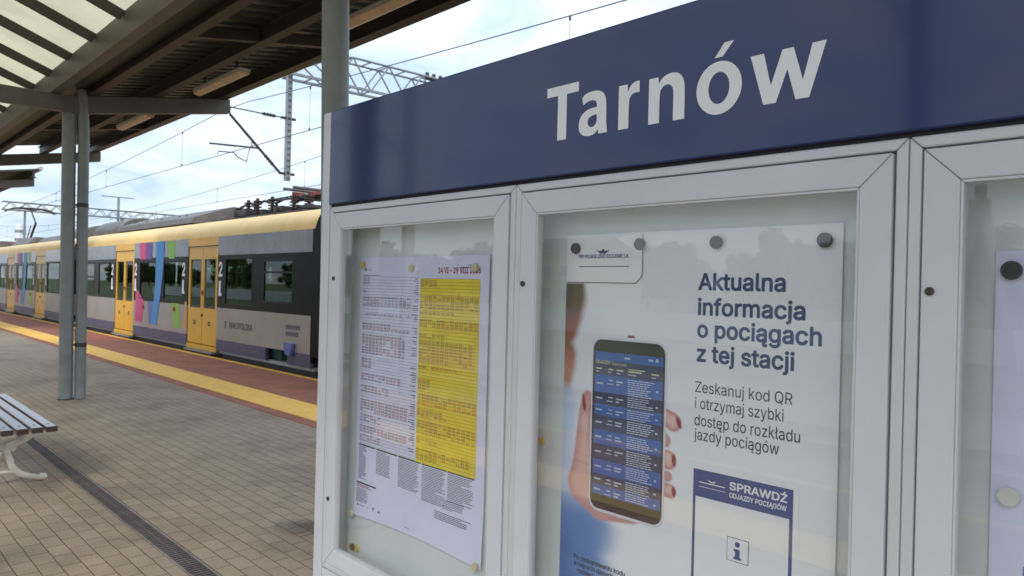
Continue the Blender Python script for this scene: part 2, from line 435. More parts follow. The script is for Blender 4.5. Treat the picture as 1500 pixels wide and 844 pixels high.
# outlines of the sans serif letters used on the posters, thousandths of an em
FREG = """ 188|A480;18 -1 85 -1 135 139 140 141 340 141 345 136 395 -1 461 -1 463 4 365 269 276 509 200 509 16 4;160 201 158 204 191 299 235 440 240 447 259 384 321 204 320 202 315 200|C510;264 -8 304 -5 344 5 374 19 414 46 429 62 455 102 469 139 473 157 469 161 409 161 406 157 398 132 389 116 375 97 349 76 324 64 304 58 269 54 244 55 204 67 184 77 169 88 151 107 136 127 117 167 110 197 104 252 106 287 111 317 125 362 149 400 169 420 204 442 224 449 244 453 269 455 294 453 329 443 349 433 363 422 374 412 389 393 400 372 409 347 469 347 473 352 470 367 459 397 450 417 440 432 414 462 389 481 374 490 339 505 304 514 264 517 234 515 204 509 174 498 149 485 126 467 104 446 86 422 69 392 56 362 47 327 41 292 39 257 41 212 47 177 56 147 69 115 85 87 104 61 124 42 153 22 179 9 204 0 234 -6|D502;62 -1 219 -1 254 1 294 8 324 17 354 32 374 46 395 64 416 89 434 119 447 149 456 179 461 219 463 254 461 289 456 329 446 364 434 391 419 418 394 447 379 460 353 479 324 493 289 503 259 508 224 510 59 509 59 4;129 58 126 64 127 449 129 451 219 451 274 445 299 437 319 427 337 414 347 404 368 379 379 359 388 334 397 284 397 229 393 199 386 169 367 129 354 112 335 94 319 83 294 70 244 59|G520;266 -8 299 -6 324 -1 352 7 374 17 399 32 419 49 436 67 453 92 463 112 472 142 477 172 479 197 479 252 474 257 284 257 282 252 282 202 284 199 413 197 413 182 409 162 403 142 394 122 376 97 359 82 344 72 309 58 269 54 244 55 204 67 184 77 165 92 151 107 136 127 125 147 111 192 104 252 110 312 125 362 150 402 166 417 185 432 204 443 224 449 244 453 264 455 304 451 344 434 364 419 386 392 409 348 469 348 474 352 467 382 458 402 432 442 418 457 389 481 360 497 339 505 304 514 264 517 234 515 204 509 174 499 149 485 124 467 104 447 82 417 68 392 47 332 41 292 39 257 41 217 47 177 56 147 67 117 84 87 104 62 124 42 149 24 174 11 204 0 234 -6|I300;33 -1 265 -1 270 4 270 54 265 58 184 59 184 449 190 451 265 451 270 454 269 509 260 510 30 509 30 454 35 451 115 451 117 449 116 59 35 58 30 55 30 4|J396;144 -3 187 -8 217 -5 247 2 272 15 294 32 312 53 327 82 335 112 337 147 337 507 332 510 277 510 271 507 271 337 271 147 269 122 264 102 257 89 247 75 237 67 220 57 202 52 167 52 147 58 132 67 122 76 113 87 106 102 100 122 99 172 97 174 37 174 32 172 35 112 43 82 57 53 75 32 97 15 122 3|K467;62 -1 124 -1 126 4 126 164 128 169 194 239 199 242 369 2 374 -1 449 -1 245 289 359 412 448 509 364 510 199 332 165 294 129 250 126 254 125 259 125 509 59 509 59 4|L393;62 -1 359 -1 362 4 362 54 359 58 127 59 126 279 125 509 59 509 59 4|M628;62 -1 119 -1 123 4 123 324 121 409 124 419 170 289 284 2 289 -1 339 -1 344 3 456 289 502 414 504 425 504 -1 566 -1 569 4 569 94 568 509 479 510 474 507 352 189 314 77 277 189 154 506 149 510 59 509 59 4|O533;265 -8 304 -5 329 0 359 11 384 24 404 38 430 62 449 87 463 112 478 147 487 182 492 217 494 252 492 292 487 327 478 362 465 392 451 417 429 446 409 466 388 482 359 498 329 509 304 514 264 517 234 515 209 510 174 498 146 482 124 466 104 445 84 420 69 392 56 362 47 327 42 297 39 252 41 212 47 177 56 147 71 112 85 87 104 62 129 39 149 24 174 11 209 -1 234 -6;239 56 204 67 184 77 154 103 136 127 125 147 117 167 110 197 104 252 106 287 111 317 125 362 140 387 151 402 166 417 185 432 204 442 224 449 264 455 289 453 309 449 329 442 349 432 364 421 379 406 397 382 416 342 424 312 428 282 428 222 423 192 417 167 408 147 394 122 383 107 369 92 344 75 329 67 309 60 284 55 264 54|P445;62 -1 124 -1 126 4 126 179 128 184 259 186 289 190 314 198 334 207 364 230 381 249 393 269 404 301 410 349 405 389 398 414 391 429 382 444 364 465 349 478 314 497 289 504 264 508 234 510 59 509 59 4;129 243 126 249 127 449 129 451 229 451 264 448 294 439 314 425 324 414 333 399 341 374 343 359 341 319 329 289 319 274 294 256 279 250 254 244|Q533;403 -49 466 -49 466 -44 407 36 408 41 429 62 448 86 463 111 478 146 486 176 492 216 494 251 492 291 486 331 476 366 464 395 449 421 429 446 409 466 389 481 359 498 329 509 299 515 269 517 234 515 204 509 189 503 149 485 125 466 105 446 84 420 69 393 56 361 48 331 42 296 39 256 42 211 47 181 56 146 71 111 86 86 101 66 124 42 149 24 175 11 204 0 239 -6 269 -8 299 -6 329 0 354 9 359 8 399 -47;244 55 204 67 184 77 169 89 151 106 140 121 125 146 110 196 104 256 110 311 125 361 139 386 150 401 170 421 184 432 204 442 224 449 244 453 269 455 289 453 314 447 329 442 349 432 364 421 379 406 395 386 406 366 417 341 424 311 428 286 428 226 424 196 416 166 408 146 394 122 383 106 369 93 364 93 314 159 249 160 246 156 314 66 313 61 289 55|R449;62 -1 124 -1 126 4 126 194 129 197 244 197 248 194 350 4 354 -1 426 -1 427 4 316 209 334 217 349 226 372 244 390 269 400 289 406 309 410 354 406 394 400 414 382 449 364 469 334 489 289 505 234 510 59 509 59 4;129 256 126 259 127 449 129 451 254 450 269 448 294 440 314 428 330 409 337 394 344 354 339 314 332 299 319 283 299 269 269 259 234 256|S447;219 -10 252 -9 302 1 342 19 357 31 377 50 397 80 404 100 407 115 409 140 406 170 397 196 380 220 357 240 312 265 277 277 202 297 167 310 142 325 124 345 117 365 117 385 120 400 132 420 147 435 167 447 192 454 207 457 227 458 247 456 267 452 287 445 302 436 317 423 332 397 337 378 397 377 402 380 399 400 387 435 367 462 347 480 317 499 277 511 227 517 212 516 162 508 137 499 102 477 83 460 64 430 53 395 51 370 53 350 58 330 68 310 84 290 102 275 127 259 182 239 272 213 297 203 322 187 337 170 344 150 344 125 336 105 317 80 302 69 287 62 272 56 252 52 227 50 207 51 166 60 145 70 132 80 116 100 111 110 105 135 102 138 42 138 37 135 44 100 54 75 72 48 91 30 112 16 147 1 197 -9|W686;155 -1 230 -1 324 339 340 414 345 416 362 339 455 -1 530 -1 671 509 605 510 601 504 509 144 500 103 495 81 490 80 462 199 380 510 305 509 210 146 195 76 190 80 171 169 84 504 80 510 15 509|Y472;205 -1 265 -1 269 4 270 209 456 509 380 509 280 346 248 289 235 268 208 319 91 509 15 509 201 209 202 4|Z438;44 -1 399 -1 400 54 394 58 124 57 118 59 170 129 396 459 398 464 398 504 394 510 39 509 39 454 44 451 314 452 319 449 271 384 43 49 41 44 41 4|a389;157 -10 194 -6 226 5 253 25 274 51 276 45 277 0 337 0 338 250 336 275 330 305 314 335 299 351 279 366 249 377 229 382 204 385 179 385 159 382 134 376 104 365 69 338 49 312 42 295 42 290 99 273 119 301 130 310 144 319 159 325 174 328 194 330 219 328 239 321 254 311 264 299 269 290 275 255 270 240 264 236 244 229 179 221 124 212 89 200 69 189 58 180 45 165 37 150 30 120 30 90 38 60 54 34 79 11 94 4 124 -6;139 50 124 56 109 66 96 85 93 95 94 115 101 135 119 150 141 160 174 167 239 176 274 187 275 185 274 125 268 105 257 85 239 68 214 54 189 47 174 46|b424;226 -9 252 -8 272 -3 292 3 312 14 332 30 347 45 370 81 381 111 390 161 390 216 386 246 380 271 361 311 347 331 332 346 314 361 297 370 277 378 252 384 212 385 182 379 172 375 158 366 141 351 117 320 115 326 115 401 115 506 112 510 107 510 57 510 52 506 52 1 57 -1 112 0 113 51 114 56 117 58 137 31 166 6 197 -6;197 50 177 57 152 75 141 86 128 111 121 131 114 166 114 206 117 226 125 261 132 276 142 291 162 311 177 320 202 328 222 329 242 327 267 318 282 308 299 291 312 266 321 241 326 211 327 186 324 151 316 121 308 101 292 79 278 66 267 58 252 52 222 48|c396;203 -9 223 -9 258 -3 283 7 308 21 326 36 339 51 354 76 364 101 358 104 308 117 303 117 295 96 283 79 269 66 248 55 233 50 208 47 173 52 158 58 133 79 117 101 108 121 100 151 97 186 100 221 104 241 115 271 133 297 156 316 173 324 193 328 228 327 258 317 273 307 283 297 297 276 303 261 362 276 358 291 349 311 333 332 318 348 288 367 258 378 223 385 183 384 138 372 118 362 98 347 82 331 66 311 55 291 45 266 35 216 33 186 35 161 39 131 46 106 66 66 81 46 95 31 118 14 158 -3 183 -8|d424;191 -9 228 -6 243 -1 263 9 288 31 308 58 311 56 312 51 313 0 368 -1 373 1 373 506 368 510 313 510 310 506 310 406 310 326 308 320 283 351 266 366 253 374 238 380 213 385 173 384 148 378 128 371 111 361 93 347 78 332 64 311 53 291 44 266 38 246 34 216 34 161 38 131 55 81 78 45 93 29 109 16 128 5 148 -2 173 -8;178 51 158 58 147 66 133 79 116 101 105 131 100 151 97 191 100 226 108 258 116 276 133 300 143 308 158 318 188 328 208 329 228 326 253 317 273 302 290 281 297 266 304 246 310 211 311 186 308 151 304 131 292 101 283 86 263 66 238 53 223 49 203 48|e404;207 -9 233 -8 263 -3 283 3 308 16 333 36 346 51 361 76 365 91 308 106 303 101 288 78 276 66 263 57 243 51 213 47 178 51 148 64 128 81 120 91 111 106 105 121 97 166 103 168 368 168 372 171 372 176 370 231 368 246 358 282 350 301 333 328 318 343 293 363 253 379 223 385 183 384 158 379 138 372 117 361 98 348 82 331 66 311 55 291 45 266 38 241 34 211 35 156 44 111 54 86 68 62 81 46 98 29 115 16 138 5 163 -3 183 -8;98 226 104 256 117 281 138 305 163 321 188 328 223 328 238 324 253 318 263 312 275 301 288 284 298 266 306 236 307 226 303 222 103 222|g425;204 -152 228 -151 253 -147 288 -138 308 -128 326 -117 350 -92 361 -72 367 -57 372 -32 373 -7 373 378 368 380 313 379 312 328 311 323 308 321 288 347 268 365 244 378 228 383 213 385 173 384 128 371 113 363 95 348 80 333 64 313 46 273 36 233 33 193 34 163 38 138 45 113 55 88 78 54 93 39 113 26 133 16 153 9 173 5 213 4 243 11 263 20 286 38 305 63 308 66 310 63 310 -7 308 -32 303 -47 294 -62 283 -72 268 -83 248 -91 228 -95 193 -96 168 -92 153 -86 133 -75 123 -66 103 -42 98 -41 53 -67 51 -72 63 -92 83 -112 103 -127 133 -141 148 -145 168 -149;178 63 158 69 143 79 124 98 115 113 104 138 100 158 97 193 100 228 105 248 117 278 133 299 143 309 158 319 188 328 223 328 248 320 263 311 278 298 293 275 304 248 311 213 311 173 309 158 300 123 292 108 282 93 263 76 248 68 223 61 203 60|i167;55 -1 110 -1 115 4 114 379 55 380 52 374 52 4;70 444 85 442 105 447 119 459 127 474 127 489 121 504 113 514 95 523 80 525 65 521 50 510 43 499 40 484 41 474 45 464 58 449|j167;-8 -144 19 -143 39 -139 54 -135 74 -124 86 -114 98 -99 104 -89 112 -64 115 -29 114 378 109 380 59 380 54 379 52 376 51 -44 45 -64 34 -76 18 -84 -6 -86 -11 -89 -11 -139;64 446 84 442 99 445 111 451 123 466 127 481 124 498 116 511 104 520 84 525 69 523 54 514 44 501 40 486 42 471 51 456|k381;55 -1 112 -1 115 4 114 139 152 175 157 173 292 1 297 -1 372 -1 204 214 205 219 337 354 357 374 359 379 287 380 282 379 122 215 117 213 115 219 115 504 112 510 52 509 52 4|m610;55 -1 112 -1 115 4 115 254 123 279 134 299 147 312 157 318 169 324 187 329 217 328 227 325 242 319 262 299 272 274 273 4 276 -1 332 -1 336 4 337 259 342 280 352 299 367 314 392 326 417 329 432 328 449 324 472 312 482 301 489 289 495 254 495 64 495 4 497 -1 557 -1 558 4 558 254 557 279 550 309 541 329 523 354 511 364 497 373 467 384 437 387 397 382 367 370 347 354 333 339 317 314 308 334 287 362 271 374 257 381 242 385 207 387 192 384 172 377 157 369 139 354 130 344 117 323 113 329 112 380 52 379 52 4|n410;55 -1 112 -1 115 4 115 244 122 271 132 290 150 309 172 321 187 325 212 328 227 327 247 321 272 303 283 289 289 274 294 254 295 234 295 4 297 -1 357 -1 358 119 358 239 354 284 349 304 340 324 331 339 311 359 292 371 267 380 242 384 207 384 185 379 167 372 152 363 136 349 117 323 113 329 112 380 52 379 52 4|o415;203 -9 233 -8 258 -2 278 5 301 16 333 45 349 66 369 106 377 136 381 161 382 186 381 216 377 241 371 266 360 291 349 311 333 331 303 358 278 372 233 384 213 385 183 384 138 372 113 358 98 347 82 331 66 311 55 291 45 266 35 216 33 186 39 136 46 106 66 66 81 46 98 29 113 18 138 5 158 -3 178 -7;178 51 158 58 135 76 117 101 109 116 100 151 98 171 97 191 101 226 108 256 115 271 133 297 148 311 163 320 188 328 208 329 233 326 258 317 273 306 283 297 300 271 310 246 315 221 318 186 315 151 307 121 298 101 283 79 268 66 253 57 228 49 208 47|p424;55 -144 112 -144 115 -139 115 51 117 58 137 31 162 9 182 -1 197 -6 232 -9 252 -8 277 -2 297 6 315 16 332 30 347 45 358 61 372 86 379 106 386 131 390 161 390 216 386 246 380 271 369 296 347 331 314 361 292 373 252 384 212 385 182 379 162 369 137 348 117 320 115 321 113 326 112 378 107 380 57 380 52 377 52 -139;197 50 177 57 152 75 141 86 128 111 121 131 114 166 114 206 117 226 125 261 132 276 142 291 162 311 177 320 202 328 222 329 242 327 267 318 282 308 299 291 312 266 321 241 326 211 327 186 324 151 316 121 308 101 292 79 278 66 267 58 252 52 222 48|r259;55 -1 112 -1 115 4 115 249 119 264 127 284 135 294 147 306 157 313 172 319 202 325 242 322 244 324 243 384 212 386 193 384 167 376 147 365 131 349 117 328 113 334 112 380 52 379 52 4|s365;179 -9 220 -6 240 -2 260 5 290 23 305 37 322 61 330 86 332 106 331 126 326 141 319 156 307 171 290 185 275 195 255 203 160 227 145 233 125 244 114 256 111 266 110 281 112 291 117 301 130 315 140 321 155 328 170 331 185 332 205 330 233 321 241 316 250 306 260 292 265 281 270 276 320 288 324 291 315 316 302 336 290 350 270 365 235 380 205 385 180 385 165 385 127 376 96 361 85 354 67 336 55 316 47 291 47 256 51 241 60 222 70 209 85 196 105 184 145 170 221 151 245 141 255 133 264 121 267 106 265 90 254 71 232 56 200 47 180 46 150 50 125 61 105 81 95 106 90 107 40 96 36 91 43 66 51 51 70 28 80 20 110 3 125 -2 145 -6|t227;164 -5 180 -5 205 -2 211 0 213 5 204 50 200 55 170 51 150 54 139 60 130 75 127 100 127 320 130 326 200 326 205 330 205 375 200 380 130 380 127 385 127 470 125 472 65 471 64 385 60 380 10 380 5 376 5 330 10 326 60 326 64 320 64 90 66 70 70 55 79 35 92 20 110 8 125 1 145 -4|u410;179 -6 207 -4 222 -1 242 7 257 16 272 29 292 56 296 54 297 4 300 -1 357 -1 358 379 296 379 294 139 288 109 277 89 267 78 250 64 237 58 222 53 197 51 182 53 162 58 140 74 132 84 121 104 116 124 115 374 112 380 52 379 52 139 55 99 62 74 77 44 90 29 102 18 117 9 142 -1|w567;140 -1 197 -1 201 4 253 184 282 297 287 292 297 249 367 0 427 -1 431 4 545 374 544 379 542 380 482 380 478 374 422 174 402 94 397 72 363 214 317 379 312 380 251 379 205 214 172 81 167 86 149 159 88 379 22 379 136 4 137 0|y389;76 -146 106 -146 126 -142 141 -136 158 -126 171 -114 179 -106 192 -86 206 -56 372 379 305 379 212 124 196 67 191 74 177 124 86 376 81 380 16 379 162 -1 150 -36 141 -56 135 -66 121 -81 111 -86 96 -89 60 -86 47 -136 50 -141|z380;44 -1 337 -1 340 4 340 49 340 54 336 57 131 57 128 59 333 329 334 374 333 379 49 379 47 374 47 329 48 324 51 322 246 322 252 319 43 49 41 44 41 4|Ó533;265 -8 304 -5 329 0 359 11 384 24 404 38 430 62 449 87 463 112 478 147 487 182 492 217 494 252 492 292 487 327 478 362 465 392 451 417 429 446 409 466 388 482 359 498 329 509 304 514 264 517 234 515 209 510 174 498 146 482 124 466 104 445 84 420 69 392 56 362 47 327 42 297 39 252 41 212 47 177 56 147 71 112 85 87 104 62 129 39 149 24 174 11 209 -1 234 -6;239 56 204 67 184 77 154 103 136 127 125 147 117 167 110 197 104 252 106 287 111 317 125 362 140 387 151 402 166 417 185 432 204 442 224 449 264 455 289 453 309 449 329 442 349 432 364 421 379 406 397 382 416 342 424 312 428 282 428 222 423 192 417 167 408 147 394 122 383 107 369 92 344 75 329 67 309 60 284 55 264 54;242 557 289 557 356 657 349 660 289 660 286 657 241 562|ó415;203 -9 233 -8 258 -2 278 5 301 16 333 45 349 66 369 106 377 136 381 161 382 186 381 216 377 241 371 266 360 291 349 311 333 331 303 358 278 372 233 384 213 385 183 384 138 372 113 358 98 347 82 331 66 311 55 291 45 266 35 216 33 186 39 136 46 106 66 66 81 46 98 29 113 18 138 5 158 -3 178 -7;178 51 158 58 135 76 117 101 109 116 100 151 98 171 97 191 101 226 108 256 115 271 133 297 148 311 163 320 188 328 208 329 233 326 258 317 273 306 283 297 300 271 310 246 315 221 318 186 315 151 307 121 298 101 283 79 268 66 253 57 228 49 208 47;181 431 183 429 188 428 228 428 233 430 296 526 293 530 288 530 228 529|Ą480;422 -149 445 -147 465 -142 484 -134 469 -94 465 -87 445 -95 430 -96 415 -90 408 -74 409 -59 416 -44 440 -19 460 -4 463 1 278 506 275 510 270 510 205 510 200 508 135 331 16 1 20 -1 80 -1 86 1 135 140 340 141 345 136 393 1 367 -24 352 -49 345 -69 346 -99 352 -114 359 -124 378 -139 395 -145;160 200 158 201 158 206 192 301 235 440 240 446 258 386 322 201|ą389;295 -146 319 -144 339 -139 357 -131 356 -126 339 -85 314 -93 299 -92 288 -86 281 -71 283 -56 290 -41 337 -1 338 4 338 249 337 274 330 304 314 335 296 354 274 368 249 377 224 383 179 385 164 383 134 376 103 364 69 338 48 309 41 294 44 289 99 273 109 289 129 310 149 321 174 328 194 330 219 328 239 321 254 311 264 299 271 284 275 259 272 244 270 239 264 236 244 229 179 221 124 212 89 200 64 186 44 164 33 139 29 109 30 89 34 74 39 58 54 34 79 12 109 -2 144 -9 164 -10 189 -7 224 4 239 13 252 24 274 51 276 49 276 9 273 4 244 -21 226 -46 218 -66 219 -91 222 -106 228 -116 244 -131 264 -141;144 49 119 59 106 69 99 79 93 94 93 104 96 124 101 134 118 149 138 159 174 167 234 175 254 179 274 186 275 184 273 124 268 104 256 84 239 68 214 54 184 47 169 46|ę404;296 -149 318 -148 338 -143 358 -134 343 -91 338 -88 318 -95 303 -96 288 -89 282 -74 285 -54 289 -44 342 36 355 61 365 91 308 106 303 101 288 78 276 66 263 57 243 51 213 47 178 51 148 64 128 81 120 91 111 106 105 121 97 166 103 168 368 168 372 171 372 196 369 241 366 256 356 286 341 316 320 341 295 361 268 374 248 381 218 385 183 384 158 379 133 370 113 359 96 346 68 314 55 291 45 266 38 241 34 211 35 156 46 106 54 86 68 62 81 46 98 29 118 14 138 5 163 -3 183 -8 213 -9 243 -7 248 -9 227 -44 219 -69 220 -94 223 -109 233 -124 253 -139 268 -145;98 226 104 256 117 281 138 305 163 321 188 328 223 328 238 324 253 318 263 312 275 301 288 284 298 266 306 236 307 226 303 222 103 222|Ł413;83 -1 380 -1 383 4 383 54 380 58 147 59 146 244 150 249 271 319 271 384 234 364 150 316 146 319 146 509 80 509 80 279 78 274 18 239 15 234 15 174 20 174 75 206 80 204 80 4|ł207;147 -3 170 -2 190 2 192 7 182 52 180 55 155 53 140 56 132 62 129 72 126 87 126 292 183 327 184 377 180 382 130 353 126 357 126 507 120 510 100 510 65 510 63 507 63 317 60 312 8 282 5 277 5 227 10 226 60 255 63 252 63 82 68 47 82 22 95 10 115 1 130 -2"""
